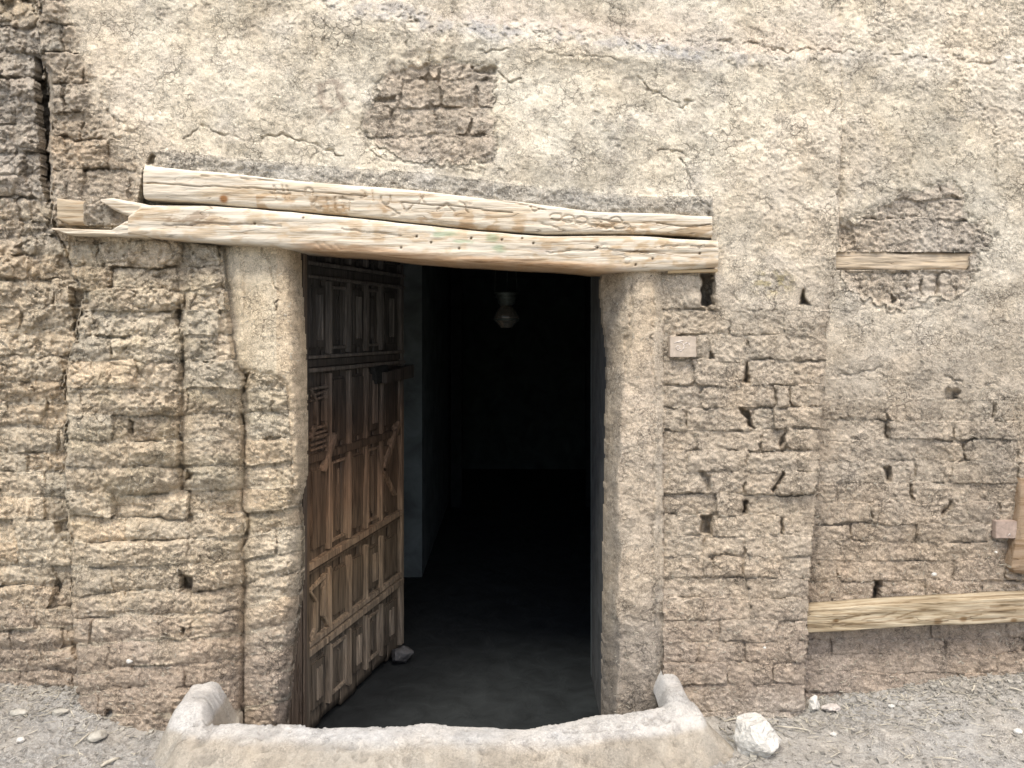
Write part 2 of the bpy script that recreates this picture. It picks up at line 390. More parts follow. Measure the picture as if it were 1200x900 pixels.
# upper left lumpy corner over the left pier
bu = np.interp(vs, [-170, 0, 60, 100, 160, 190, 215, 245], [70, 84, 92, 118, 138, 176, 180, 180])[:, None] + wl * 14 + wf * 7
exC1 = secC & (U < bu) & (V < 300)
rowsC1 = [-170, -130, -90, -50, -12, 26, 62, 98, 130, 161, 200, 240, 285]
courses(exC1, rowsC1, [rj(-10, 220, 50, 88 if r % 2 else 60, 0.1) for r in range(len(rowsC1))], 1.0, (6, 4), tag_='C')
# bare patch over the door, small bare spots, bare patch over the embedded timber
pt1 = polyd(U + wf * 4 + wl * 5, V + wf2 * 4 + wl2 * 5, [(455, 82), (476, 73), (520, 72), (578, 80), (578, 100), (574, 125), (583, 148), (580, 188), (520, 192), (470, 180), (423, 150), (433, 125), (436, 98)])
ex1 = secC & (pt1 < 0)
courses(ex1, [50, 92, 125, 160, 205], [[400, 447, 466, 501, 514, 552, 620], [400, 437, 468, 500, 515, 560, 620], [400, 462, 508, 548, 620], [400, 505, 620]], 1.3, (4, 3), tag_='C')
pt2 = polyd(U + wf * 4 + wl * 7, V + wf2 * 4 + wl2 * 6, [(983, 292), (984, 262), (1012, 254), (1040, 238), (1050, 225), (1085, 214), (1112, 212), (1130, 228), (1134, 252), (1162, 268), (1160, 280), (1144, 296), (1135, 330), (1110, 352), (1060, 362), (1020, 356), (984, 345)])
ex2 = (U >= 983) & (pt2 < 0) & (V < 375)
courses(ex2, [190, 232, 256, 297, 318, 362, 390], [rj(960, 1190, 62), rj(960, 1190, 50), [950, 1003, 1036, 1098, 1142, 1190], [950, 1100, 1190], [950, 1003, 1045, 1063, 1080, 1096, 1112, 1190], rj(960, 1190, 50)], 1.3, (4, 3), tag_='F')
# right pier
rowsE = [290, 322, 362, 393, 422, 452, 478, 503, 528, 553, 579, 604, 628, 652, 677, 701, 726, 751, 777, 803, 834, 866, 900]
jE = [[760, 822, 990], [760, 829, 880, 940, 990], [760, 857, 921, 990], [760, 816, 834, 873, 925, 990], [760, 812, 872, 990], [760, 820, 907, 924, 990], [760, 805, 880, 905, 990],
      [760, 819, 829, 892, 919, 990], [760, 807, 877, 990], [760, 832, 873, 912, 990], [760, 838, 871, 990], [760, 827, 915, 990], [760, 825, 873, 990], [760, 826, 836, 872, 915, 990],
      [760, 875, 990], [760, 823, 880, 990], [760, 846, 912, 990], [760, 818, 872, 925, 990], [760, 850, 906, 990], [760, 824, 886, 990], [760, 860, 930, 990], [760, 830, 900, 990]]
bE = np.interp(us, [778, 838, 842, 870, 900, 960, 990], [300, 305, 350, 362, 358, 345, 340])[None, :] + wl * 10 + wf * 3
exE = secE & (V > bE)
courses(exE, rowsE, jE, 0.95, (3.0, 2.0), tag_='E')
# right wall
rowsF = [415, 444, 468, 492, 515, 540, 566, 589, 613, 635, 656, 680, 705, 728, 748, 766, 788, 812, 850]
jF = [[930, 1010, 1070, 1150, 1230, 1420], [930, 1028, 1060, 1114, 1200, 1290, 1420], [930, 996, 1040, 1080, 1100, 1165, 1240, 1420], [930, 1038, 1120, 1192, 1260, 1420], [930, 997, 1072, 1130, 1190, 1420],
      [930, 1039, 1072, 1116, 1195, 1290, 1420], [930, 980, 1068, 1150, 1200, 1420], [930, 1022, 1028, 1106, 1170, 1260, 1420], [930, 994, 1075, 1160, 1230, 1420], [930, 1030, 1100, 1185, 1420],
      [930, 980, 1050, 1120, 1180, 1420], [930, 1028, 1085, 1150, 1220, 1420], [930, 990, 1078, 1160, 1420], [930, 1040, 1090, 1180, 1420], [930, 975, 1050, 1110, 1200, 1420], [930, 1010, 1094, 1170, 1420], [930, 985, 1060, 1130, 1420], [930, 1020, 1100, 1200, 1420]]
bF = np.interp(us, [940, 985, 1060, 1120, 1200, 1400], [420, 438, 446, 456, 462, 470])[None, :] + wl * 9 + wf * 4
exF = secF & (V > bF)
courses(exF, rowsF, jF, 0.8, (3.0, 2.2), tag_='F')

# ---- holes through the face
holes = [([(822, 320), (837, 320), (836, 358), (823, 358)], 1.5), ([(941, 340), (936, 357), (951, 358), (944, 350)], 0.7), ([(877, 424), (868, 449), (878, 450)], 0.6),
         ([(868, 479), (876, 479), (885, 501), (879, 500)], 0.7), ([(918, 506), (921, 515), (916, 527), (914, 520)], 0.4), ([(917, 552), (920, 556), (907, 578), (904, 575)], 0.6),
         ([(869, 586), (875, 586), (875, 601), (870, 601)], 0.8), ([(821, 605), (834, 604), (834, 626), (821, 625)], 0.7), ([(914, 608), (918, 608), (917, 626), (914, 626)], 0.4),
         ([(819, 551), (824, 552), (832, 560), (832, 575), (828, 575)], 0.3), ([(1109, 455), (1124, 457), (1121, 468), (1107, 469)], 0.35), ([(1036, 546), (1042, 548), (1046, 563), (1037, 563)], 0.5),
         ([(1113, 588), (1118, 592), (1104, 604), (1103, 600)], 0.5), ([(1024, 680), (1033, 682), (1030, 703), (1022, 705)], 0.8), ([(1066, 567), (1070, 568), (1071, 586), (1068, 586)], 0.4),
         ([(1164, 472), (1168, 474), (1164, 490), (1161, 488)], 0.3), ([(1037, 497), (1043, 496), (1041, 515), (1038, 513)], 0.4), ([(833, 412), (837, 414), (838, 420), (831, 421)], 0.5),
         ([(211, 674), (226, 677), (225, 692), (210, 693)], 1.0), ([(208, 352), (214, 366), (212, 384), (204, 372)], 0.7), ([(283, 436), (292, 438), (290, 450), (283, 448)], 0.5),
         ([(281, 484), (286, 486), (286, 501), (281, 500)], 0.5), ([(150, 492), (159, 494), (156, 508), (150, 506)], 0.7), ([(219, 550), (228, 556), (226, 562), (219, 560)], 0.7),
         ([(211, 412), (216, 430), (216, 444), (212, 440)], 0.4), ([(222, 600), (228, 604), (226, 614), (222, 612)], 0.4), ([(82, 336), (106, 342), (104, 362), (82, 358)], 0.7),
         ([(64, 612), (82, 607), (82, 624), (66, 626)], 0.5), ([(66, 678), (74, 684), (70, 696), (64, 692)], 0.4), ([(80, 812), (93, 812), (93, 818), (82, 818)], 0.6),
         ([(43, 66), (60, 80), (60, 214), (50, 210), (46, 150), (41, 100)], 1.6), ([(48, 210), (60, 210), (64, 240), (56, 238)], 0.7), ([(177, 182), (183, 184), (180, 192), (172, 192)], 0.5),
         ([(122, 832), (130, 832), (132, 840), (124, 840)], 0.6), ([(212, 735), (218, 738), (216, 744), (210, 742)], 0.4), ([(85, 752), (90, 754), (90, 772), (86, 770)], 0.4),
         ([(1046, 344), (1050, 350), (1047, 357), (1043, 356)], 0.5), ([(574, 78), (583, 80), (580, 90), (556, 84)], 0.35), ([(436, 116), (462, 112), (464, 118), (440, 121)], 0.3)]
hd = np.zeros(U.shape)
inhole = np.zeros(U.shape, bool)
for pts, dep in holes:
    pa = np.array(pts); j0, j1 = np.searchsorted(us, [pa[:, 0].min() - 8, pa[:, 0].max() + 8]); i0, i1 = np.searchsorted(vs, [pa[:, 1].min() - 8, pa[:, 1].max() + 8])
    s = np.s_[i0:i1, j0:j1]
    d = polyd(U[s] + wf[s] * 1.6, V[s] + wf2[s] * 1.6, pts)
    hd[s] = np.maximum(hd[s], sst(1.6, -2.2, d) * dep * 0.09)
    inhole[s] |= d < 0.8
# ---- cracks in the render
cracks = [([(410, 14), (470, 22), (520, 26), (600, 36), (700, 47), (790, 60), (830, 68)], 0.9), ([(560, 62), (600, 58), (660, 66), (740, 70)], 0.7), ([(1000, 262), (1040, 258)], 0.7), ([(215, 162), (235, 148), (262, 158), (290, 166), (330, 158), (372, 170), (402, 181)], 1.3), ([(78, -20), (79, 80), (77, 130), (80, 160), (81, 240)], 1.0), ([(60, 161), (120, 158), (178, 163), (182, 190)], 0.9),
          ([(800, 185), (814, 215), (812, 232), (832, 245), (836, 262), (830, 276)], 1.0), ([(745, 88), (768, 112), (800, 124), (818, 112)], 1.2), ([(425, 165), (450, 184), (520, 196), (590, 202)], 0.7),
          ([(476, 28), (478, 70)], 0.9), ([(505, 58), (506, 92)], 0.9), ([(531, 55), (529, 72)], 0.8), ([(840, 52), (870, 50), (905, 58), (985, 60)], 1.1), ([(985, 62), (1060, 66), (1130, 72), (1210, 74)], 0.8),
          ([(583, 85), (600, 96), (612, 92)], 1.3), ([(118, 108), (130, 135), (150, 150), (178, 165)], 0.8), ([(770, 175), (800, 177), (815, 182)], 1.2), ([(860, 345), (880, 362), (920, 366)], 0.9),
          ([(318, 306), (322, 330), (330, 345), (326, 362)], 1.2), ([(310, 290), (316, 306), (332, 322)], 0.8), ([(1040, 420), (1020, 435), (985, 440)], 0.8), ([(1100, 440), (1130, 452), (1180, 448)], 0.7),
          ([(380, -10), (385, 40), (372, 66)], 0.6), ([(690, 60), (700, 100), (694, 150)], 0.5), ([(1060, 150), (1075, 175), (1066, 205)], 0.6), ([(1150, 120), (1170, 160), (1168, 210)], 0.6),
          ([(768, 330), (766, 420), (769, 520), (766, 600), (768, 720), (774, 820)], 0.7), ([(738, 318), (742, 350), (738, 390), (733, 440)], 0.9)]
ck = np.zeros(U.shape)
for pts, k in cracks:
    pa = np.array(pts); j0, j1 = np.searchsorted(us, [pa[:, 0].min() - 16, pa[:, 0].max() + 16]); i0, i1 = np.searchsorted(vs, [pa[:, 1].min() - 16, pa[:, 1].max() + 16])
    s = np.s_[i0:i1, j0:j1]
    d = polyd(U[s] + wf[s] * 3.2 + wl[s] * 2, V[s] + wf2[s] * 3.2 + wl2[s] * 2, pts, False)
    ck[s] = np.maximum(ck[s], k * sst(1.9, 0.4, d) * (0.55 + 0.6 * wf[s]) .clip(0, 1))

# ---- relief
fine2 = fbm(U / 3.0, V / 2.8, 12, 2)
ckl = fbm(U / 15 + wf * 0.35, V / 12 + wf2 * 0.35, 13, 3)
crkl = sst(0.075, 0.0, np.abs(ckl)) * sst(-0.25, 0.35, fbm(U / 30, V / 30, 7, 3))
isb = ids >= 0
nb = NID[0]
def arr(key): return np.array([BR[i][key] for i in range(nb)] + [0.0])
idc = np.where(isb, ids, nb)
offA, tuA, tvA, cuA, cvA, tiA, huA = [arr(k)[idc] for k in ('off', 'tu', 'tv', 'cu', 'cv', 'tint', 'hue')]
rough = np.where(secA | secB | exC1, 1.0, np.where(secE | ex1 | ex2, 0.45, 0.32)) * (1 - 0.35 * sst(640, 800, V))
Rl = np.zeros(U.shape)
# bricks
rb = offA * (0.0028 + 0.006 * rough) + tuA * (U - cuA) / 40 * (0.001 + 0.003 * rough) + tvA * (V - cvA) / 14 * (0.001 + 0.0025 * rough)
openf = fbm(U / 26, V / 20, 11, 3)
openj = np.where(secE, sst(-0.15, 0.7, openf), np.where(secF, sst(0.0, 0.95, openf), np.where(ex1 | ex2, sst(-0.2, 0.5, openf), sst(-0.1, 0.8, openf))))
fade = np.ones(U.shape)
fade = np.where(secE, sst(-4, 46, V - bE + 10 * fine), fade)
fade = np.where(secF & (V > 375), sst(-4, 50, V - bF + 10 * fine), fade)
fade = np.where(exC1, sst(0, 26, bu - U + 6 * fine), fade)
fade = np.where(ex1, sst(0, -7, pt1), np.where(ex2, sst(0, -9, pt2), fade))
openj *= (1 - 0.3 * sst(600, 740, V)) * fade
ledge = secB | secA
lipf = ledge * sst(-0.35, 0.2, fbm(U / 45, V / 9, 13, 2)) * (EX > 2) * sst(300, 380, V)
rb += (0.004 + 0.012 * rough) * (1 - np.exp(-np.clip(ed, 0, 50) / (2.0 + 2.5 * rough))) * (0.22 + 0.78 * openj) * (1 - 0.9 * lipf)
rb += lipf * (0.005 * np.exp(-EY / 2.0))
cush = np.clip(EY / 13.0, 0, 1); cush = cush * (2 - cush)
rb += ledge * (0.45 + 0.55 * sst(380, 520, V)) * (0.006 + 0.012 * sst(-0.4, 0.5, fbm(U / 60, V / 40, 1, 2))) * (cush - 0.5)
fine3 = fbm(U / 2.1, V / 1.9, 3, 1)
rb += (0.0015 + 0.0020 * rough) * fine2 + (0.0008 + 0.0008 * rough) * fine3 - (0.002 + 0.0025 * rough) * crkl
rb += ledge * sst(560, 440, V) * (0.008 * med + 0.006 * lump * (wid > 0.35) - 0.010 * sst(0.42, 0.6, fbm(U / 14, V / 12, 4, 3)))
rb += rough * (0.005 * lump * sst(0.2, 1, wid + 0.3) + 0.003 * rid) + (0.0030 + 0.006 * rough) * crumb + 0.0024 * fine + 0.005 * rough * med
# render (plaster)
rp = 0.010 + 0.0042 * med + 0.016 * big + 0.0010 * fine + 0.0016 * crumb * (0.3 + 0.7 * sst(0.0, 0.5, med)) + 0.0015 * rid + (0.0007 * fine2 + 0.0006 * fine3) * (1 + sst(0, 0.5, big)) - 0.0022 * crkl * sst(-0.1, 0.4, med + 0.5 * big)
pthin = sst(250, 420, V) * (U > 780)
rb = rb * fade + rp * (1 - fade)
Rl = np.where(isb, rb, rp)
# mud pointing between the bricks: mostly near flush, open in places
gapw = gap * (0.62 + 0.95 * openj)
joint = isb & (ed < gapw) & ~(ledge & (EX < EY) & (openj < 0.12))
rj_ = rb - 0.0012 - (0.010 + 0.012 * rough) * openj ** 1.3 * (1 - lipf)
lip = lipf > 0.5
Rl = np.where(joint, rj_, Rl)
# plaster edges round off towards bare patches
for sd in (pt1, np.where(U >= 983, pt2, 50)):
    near = (sd > 0) & (sd < 7) & ~isb
    Rl = np.where(near, Rl - 0.010 * (1 - sd / 7) ** 2, Rl)
Rl = np.where((ex1 | ex2), Rl - 0.012 * fade + 0.002 * rid, Rl)
Rl -= ck * 0.012 * (~isb | exC1)
# small missing flakes of render
flk = sst(0.50, 0.62, fbm(U / 21, V / 17, 14, 3)) * (~isb) * sst(0.0, 0.3, fbm(U / 90, V / 90, 12, 2) + 0.1)
Rl -= flk * 0.003
# general bulges
def bump2(cu, cv, ru, rv, a): return a * np.exp(-((U - cu) / ru) ** 2 - ((V - cv) / rv) ** 2)
Y0 = np.zeros(U.shape)
# ledges in the upper render (lower coat stands proud, dust lies on the step)
lv = np.interp(us, [-170, 330, 400, 520, 600, 700, 790, 830, 870, 985, 1400], [-60, -30, 4, 22, 30, 40, 52, 60, 66, 62, 80])[None, :] + wl * 4 + wf * 1.5
lamp_ = np.interp(us, [-170, 300, 420, 800, 900, 985, 1400], [0, 0.012, 0.06, 0.06, 0.024, 0.020, 0.028])[None, :]
Y0 += lamp_ * sst(14, -14, V - lv) - lamp_ * 0.25 * np.exp(-((V - lv - 22) / 16) ** 2)
dust = np.clip(np.exp(-((V - lv - 3) / 11) ** 2) * lamp_ / 0.04, 0, 1)
# left end wall stands further back; depth step at the seam
Y0 = np.where(secA, 0.13 + 0.03 * big - 0.02 * sst(300, 700, V) , Y0)
# left pier: bellied, with creases at the corner of the jamb
bel = np.sin(np.clip((U - 84) / 204, 0, 1) * math.pi) ** 0.7
bc1 = np.sin(np.clip((U - 70) / 144, 0, 1) * math.pi) ** 0.6; bc2 = np.sin(np.clip((U - 214 + wl * 2) / 74, 0, 1) * math.pi) ** 0.55
cwt = sst(640, 540, V); bel = np.maximum(bel * (1 - cwt), cwt * np.where(U < 214 - wl * 2, bc1, bc2 * 0.85))
bel2 = np.sin(np.clip((U - 284) / 75, 0, 1) * math.pi * 0.62 + 0.15)
yB = 0.045 - 0.085 * np.where(U < 286, bel, bel2 * 0.85) * sst(230, 460, V) - 0.05 * sst(600, 860, V) * np.where(U < 286, bel, 0.4)
yB -= 0.012 * np.exp(-((U - 250) / 22) ** 2) * (V > 290); yB += 0.014 * np.exp(-((U - 214) / 5) ** 2) * sst(610, 560, V)
yB += 0.02 * np.exp(-((U - 287 + wl * 2) / 5) ** 2) * sst(420, 450, V)
dl = np.clip(U - (eL - 20), 0, 40)
yB += 0.10 * (dl / 20) ** 2
# plastered jamb panel
yB = np.where(plB, yB - 0.016 * sst(0, -7, panelB) + 0.055 * sst(16, -2, U - 262 - (V - 285) * 0.10), yB)
Y0 = np.where(secB, yB, Y0)
# right jamb: rounded post of mud with a splayed inner face
bev = np.interp(vs, [-170, 315, 400, 500, 700, 900], [739, 739, 736, 727, 725, 724])[:, None] + wl * 2.5
t = np.clip((bev - U) / np.maximum(bev - eR, 1), 0, 1.3)
yD = -0.012 + 0.17 * t ** 1.25 - 0.012 * np.sin(np.clip((U - bev) / (772 - bev), 0, 1) * math.pi) + 0.02 * sst(768, 778, U) + 0.006 * rid * (t > 0)
yD += 0.010 * np.exp(-((U - bev) / 4) ** 2) * (1 - 2 * (V > 450))
yD += 0.014 * med * sst(560, 680, V)
Y0 = np.where(secD, yD, Y0)
yE = 0.012 - 0.012 * np.sin(np.clip((U - 778) / 170, 0, 1) * math.pi) - 0.03 * sst(640, 840, V) + 0.022 * np.exp(-((U - s2) / 7) ** 2)
Y0 = np.where(secE, yE * sst(300, 350, V) + Y0 * (1 - sst(300, 350, V)), Y0)
stepF = np.interp(vs, [-170, 0, 150, 300, 400, 500, 800, 900], [0.004, 0.004, 0.008, 0.022, 0.045, 0.075, 0.12, 0.13])[:, None]
Y0 = np.where(secF, Y0 * (V < 300) + stepF + 0.012 * big - 0.02 * sst(760, 830, V), Y0)
Y0 += (secC | secF) * 0.006 * np.exp(-((U - 984) / 3.5) ** 2) * (V < 330)
Y0 -= bump2(680, 150, 90, 60, 0.02) + bump2(300, 110, 100, 60, 0.02) + bump2(870, 150, 60, 80, 0.012)
# band of rough mud squeezed out just over the upper beam
bt = np.interp(us, [168, 350, 500, 640, 760, 840], [193, 212, 222, 240, 250, 250])[None, :]
band = secC * sst(16, 5, np.abs(V - bt + 8)) * sst(176, 200, U) * (U < 835)
Rl += band * (0.005 + 0.005 * rid + 0.004 * fine)
hd += 0.07 * sst(3.2, 0.5, np.abs(U - s1 - 2)) * sst(-0.3, 0.4, fbm(U / 20, V / 26, 15, 2)) * (V > 40) * sst(720, 640, V)
Rl += dust * (0.006 * rid + 0.005 * fine + 0.003 * fine2) * (secC | secF)
Rl -= (ex1 | ex2) * 0.006 * sst(0.10, 0.0, np.abs(fbm(U / 12 + wf * 0.3, V / 24, 8, 3))) * sst(-0.4, 0.2, med)
Ysurf = Y0 - Rl + hd
# set the wall behind the beams back so that timber is bedded in it
topb = np.interp(us, [60, 160, 168, 350, 500, 640, 760, 838, 840], [262, 240, 194, 213, 223, 241, 251, 253, 400])[None, :]
botb = np.interp(us, [60, 130, 250, 340, 480, 700, 780, 843, 844], [272, 276, 284, 291, 303, 318, 316, 313, 100])[None, :]
bedded = (U > 62) & (U < 842) & ((U > 152) | (V > 268)) & (V > topb + 3) & (V < botb - 3)
bedded &= (U < 833) | (V > 282)
bm_mask = bedded | ((U > 980) & (U < 1136) & (V > 296) & (V < 316))
Ysurf = np.where(bm_mask, np.maximum(Ysurf, 0.09), Ysurf)
ids_full = ids.copy()
ids = np.where(bm_mask | inhole | hole_door | joint, -1, ids)
s_ = (D + Ysurf) / F
WX = (U - 600) * s_; WZ = CZ - (V - HV) * s_; WY = Ysurf

# ---- colours (albedo) of the mud, render, dust and damp
def c3(r, g, b): return np.array([r, g, b])
plaster = c3(0.63, 0.567, 0.448); brown = c3(0.455, 0.382, 0.290); leftb = c3(0.55, 0.465, 0.345); damp = c3(0.375, 0.307, 0.245); greyd = c3(0.44, 0.40, 0.345); dustc = c3(0.56, 0.53, 0.475)
COL = np.empty(U.shape + (3,))
COL[:] = plaster
def blend(w, c):
    global COL
    w = np.clip(w, 0, 1)[..., None]; COL = COL * (1 - w) + c * w
blend(0.55 * sst(0.0, 0.7, big + 0.3 * med), c3(0.62, 0.575, 0.50))
blend(0.75 * sst(140, 420, V + 40 * big) * (U > 560), c3(0.56, 0.495, 0.40))
blend(0.5 * sst(215, 90, U + 30 * wl) , c3(0.50, 0.43, 0.335))
blend(0.5 * sst(0.1, 0.8, fbm(U / 24, V / 20, 10, 4)), c3(0.55, 0.495, 0.41))
blend(0.35 * flk, c3(0.46, 0.40, 0.32))
blend(0.8 * sst(8, 0, np.abs(polyd(U + wf * 4, V + wf2 * 4, [(378, 100), (395, 95), (402, 122), (388, 128), (376, 118)]))), c3(0.33, 0.27, 0.21))
brk = (1 + 0.075 * tiA)[..., None] * (1 + 0.02 * huA[..., None] * np.array([1, 0, -1]))
fd3 = fade[..., None]
COL = np.where(isb[..., None], brown * brk * fd3 + COL * (1 - fd3), COL)
COL = np.where(((secB & isb) | (secA))[..., None], leftb * brk, COL)
blend(0.6 * secF * sst(330, 450, V + 30 * med), c3(0.50, 0.435, 0.35)); blend(0.55 * secE * sst(300, 420, V + 30 * med), c3(0.49, 0.425, 0.34))
blend(0.65 * (secE & isb) * sst(480, 330, V + 20 * med), c3(0.53, 0.465, 0.37))
blend(0.35 * isb * secB * sst(0.0, 0.6, med), c3(0.55, 0.48, 0.34))
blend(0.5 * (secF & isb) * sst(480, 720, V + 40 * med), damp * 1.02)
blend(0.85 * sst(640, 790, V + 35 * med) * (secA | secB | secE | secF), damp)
blend(0.8 * secA * sst(330, 200, V + 40 * med) * sst(10, 40, V), greyd)
blend(0.65 * exC1 * fade * sst(0.0, 0.4, med + 0.1), c3(0.47, 0.405, 0.32))
blend(0.7 * secB * plB * sst(260, 275, U - (V - 285) * 0.08), c3(0.58, 0.49, 0.35))
blend(0.6 * secB * plB * (U > 324 - (V - 285) * 0.0) , c3(0.49, 0.39, 0.27))
blend(0.55 * secB * isb * sst(300, 350, U) * sst(600, 500, V), c3(0.50, 0.42, 0.30))
COL = np.where(secD[..., None], c3(0.50, 0.43, 0.34), COL)
blend(secD * 0.7 * sst(460, 330, V + 30 * med), c3(0.52, 0.43, 0.31))
blend(secD * 0.6 * sst(764, 772, U + wl), c3(0.47, 0.42, 0.34))
blend(secD * 0.6 * sst(0.15, 0.6, t + 0.1 * wl), c3(0.42, 0.355, 0.27))
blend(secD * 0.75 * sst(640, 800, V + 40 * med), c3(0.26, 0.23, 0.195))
blend(0.85 * dust * (secC | secF) * (0.55 + 0.6 * sst(-0.3, 0.4, fine + med)), c3(0.40, 0.38, 0.345))
blend(0.5 * (secC & (V < lv)) * sst(480, 560, U) * sst(-60, -10, V - lv + 20 * med), c3(0.58, 0.50, 0.41))
blend(0.45 * band, c3(0.50, 0.48, 0.44))
blend((ex1 | ex2) * 0.8 * sst(5, -8, np.where(ex1, pt1, pt2)), c3(0.55, 0.475, 0.38))
blend(0.6 * (EY < 2.4) * isb * lip, c3(0.60, 0.53, 0.41))  # light caught along the course lips, painted as a paler tone
blend(0.3 * (V > 795) * sst(795, 840, V) * secE, dustc)
blend(0.6 * sst(22, 6, np.hypot((U - 905) / 1.6, V - 331)) * sst(-0.1, 0.5, fine), c3(0.42, 0.35, 0.16))
COL = np.clip(COL * (1 + 0.05 * fine + 0.06 * crumb - 0.03)[..., None], 0.02, 0.8)
stain = 0.16 * sst(0.1, 0.9, fbm(U / 70, V / 45, 5, 4)) * (secC | secF)
COL = COL * (1 - stain)[..., None] * np.where((secC | secF)[..., None] & True, 1 + 0.03 * big[..., None] * np.array([1, 0, -1.5]), 1)
ROU = np.where(secA | secB, 0.68, 0.60) + 0 * U
pl_ = (~isb) & (secC | secF | secE) & (~secA)
ROU = np.where(pl_, 0.28 + 0.30 * sst(0.0, 0.7, fbm(U / 60, V / 50, 2, 3)) + 0.25 * sst(200, 400, V), ROU * fade + 0.5 * (1 - fade)); ROU = np.where(secD | plB, 0.5, ROU)
ROU = np.where(band > 0.3, 0.9, ROU)
COL = np.concatenate([COL, ROU[..., None]], -1)

# ---- cut into walls
qd = np.zeros((len(vs) - 1, len(us) - 1), bool)
def qall(m): return m[:-1, :-1] & m[1:, :-1] & m[:-1, 1:] & m[1:, 1:]
solidq = ~(hole_door[:-1, :-1] | hole_door[1:, :-1] | hole_door[:-1, 1:] | hole_door[1:, 1:])
def v2q(m): return m[:-1, :-1]
walls = {}
walls['A'] = empty('mud_brick_wall', (-2.1, 0.13, 0), 'rough mud brick wall set back at the left edge, beside the dark vertical gap', 'wall')
walls['B'] = empty('mud_brick_wall', (-1.3, 0, 0), 'bulging eroded mud brick pier left of the open wooden door', 'wall')
walls['C'] = empty('mud_plastered_wall', (-0.2, 0, 1.8), 'pale straw-flecked mud plaster wall above the timber lintel, with one bare brick patch', 'wall')
walls['E'] = empty('mud_brick_wall', (0.85, 0, 0), 'flat mud brick pier with small dark holes, right of the doorway', 'wall')
walls['F'] = empty('mud_brick_wall', (1.6, 0.1, 0), 'recessed mud brick wall at the right, plastered above and crossed by a low board', 'wall')
bpy.context.view_layer.update()
sec_of = {'A': secA, 'B': secB, 'C': secC, 'E': secE, 'F': secF}
secFq = v2q(secF)
# base of each brick mesh
brickq = np.zeros_like(qd)
wall_of = {}
allq = qall(ids >= 0) & (ids[:-1, :-1] == ids[1:, 1:]) & (ids[:-1, :-1] == ids[1:, :-1]) & (ids[:-1, :-1] == ids[:-1, 1:])
bid = np.where(allq, ids[:-1, :-1], -1)
ii, jj = np.nonzero(bid >= 0); order = np.argsort(bid[ii, jj], kind='stable'); ii, jj = ii[order], jj[order]; bb = bid[ii, jj]
st_ = np.searchsorted(bb, np.arange(nb)); en_ = np.searchsorted(bb, np.arange(nb), side='right')
nbr = 0
for i in range(nb):
    a, b = st_[i], en_[i]
    infr = ((us[jj[a:b]] > -8) & (us[jj[a:b]] < 1208) & (vs[ii[a:b]] > -8)).sum() if b > a else 0
    if b - a < 45 or infr < 45: continue
    i0, i1, j0, j1 = ii[a:b].min(), ii[a:b].max() + 2, jj[a:b].min(), jj[a:b].max() + 2
    q = np.zeros((i1 - i0 - 1, j1 - j0 - 1), bool); q[ii[a:b] - i0, jj[a:b] - j0] = True
    brickq[i0:i1 - 1, j0:j1 - 1] |= q
    s = np.s_[i0:i1, j0:j1]
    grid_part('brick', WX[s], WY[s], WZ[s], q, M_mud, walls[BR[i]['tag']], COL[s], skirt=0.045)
    nbr += 1
er = brickq.copy()
for _ in range(2):
    e = er.copy(); e[1:] &= er[:-1]; e[:-1] &= er[1:]; e[:, 1:] &= er[:, :-1]; e[:, :-1] &= er[:, 1:]; er = e
# sink the mud bed under the bricks
vb = np.zeros(U.shape, bool); 
t4 = np.zeros((U.shape[0] + 1, U.shape[1] + 1), bool); t4[1:-1, 1:-1] = brickq
vb = t4[:-1, :-1] & t4[1:, :-1] & t4[:-1, 1:] & t4[1:, 1:]
BY = np.where(vb, WY + 0.022, WY)
names = {'A': 'mud_mortar', 'B': 'mud_mortar', 'C': 'mud_plaster', 'E': 'mud_mortar', 'F': 'mud_plaster'}
qsec = {k: v2q(m) for k, m in sec_of.items()}
jb = v2q(secD)
for k, root in walls.items():
    q = qsec[k] & solidq & ~er
    sol = qsec[k] & solidq
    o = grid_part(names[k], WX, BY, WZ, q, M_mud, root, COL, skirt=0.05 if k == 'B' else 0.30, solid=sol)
jamb = empty('mud_door_jamb', (0.55, 0, 0), 'smooth rounded mud jamb post on the right side of the doorway', 'door jamb')
bpy.context.view_layer.update()
q = jb & solidq
grid_part('jamb_face', WX, WY, WZ, q, M_mud, jamb, COL, skirt=0.08, solid=q)

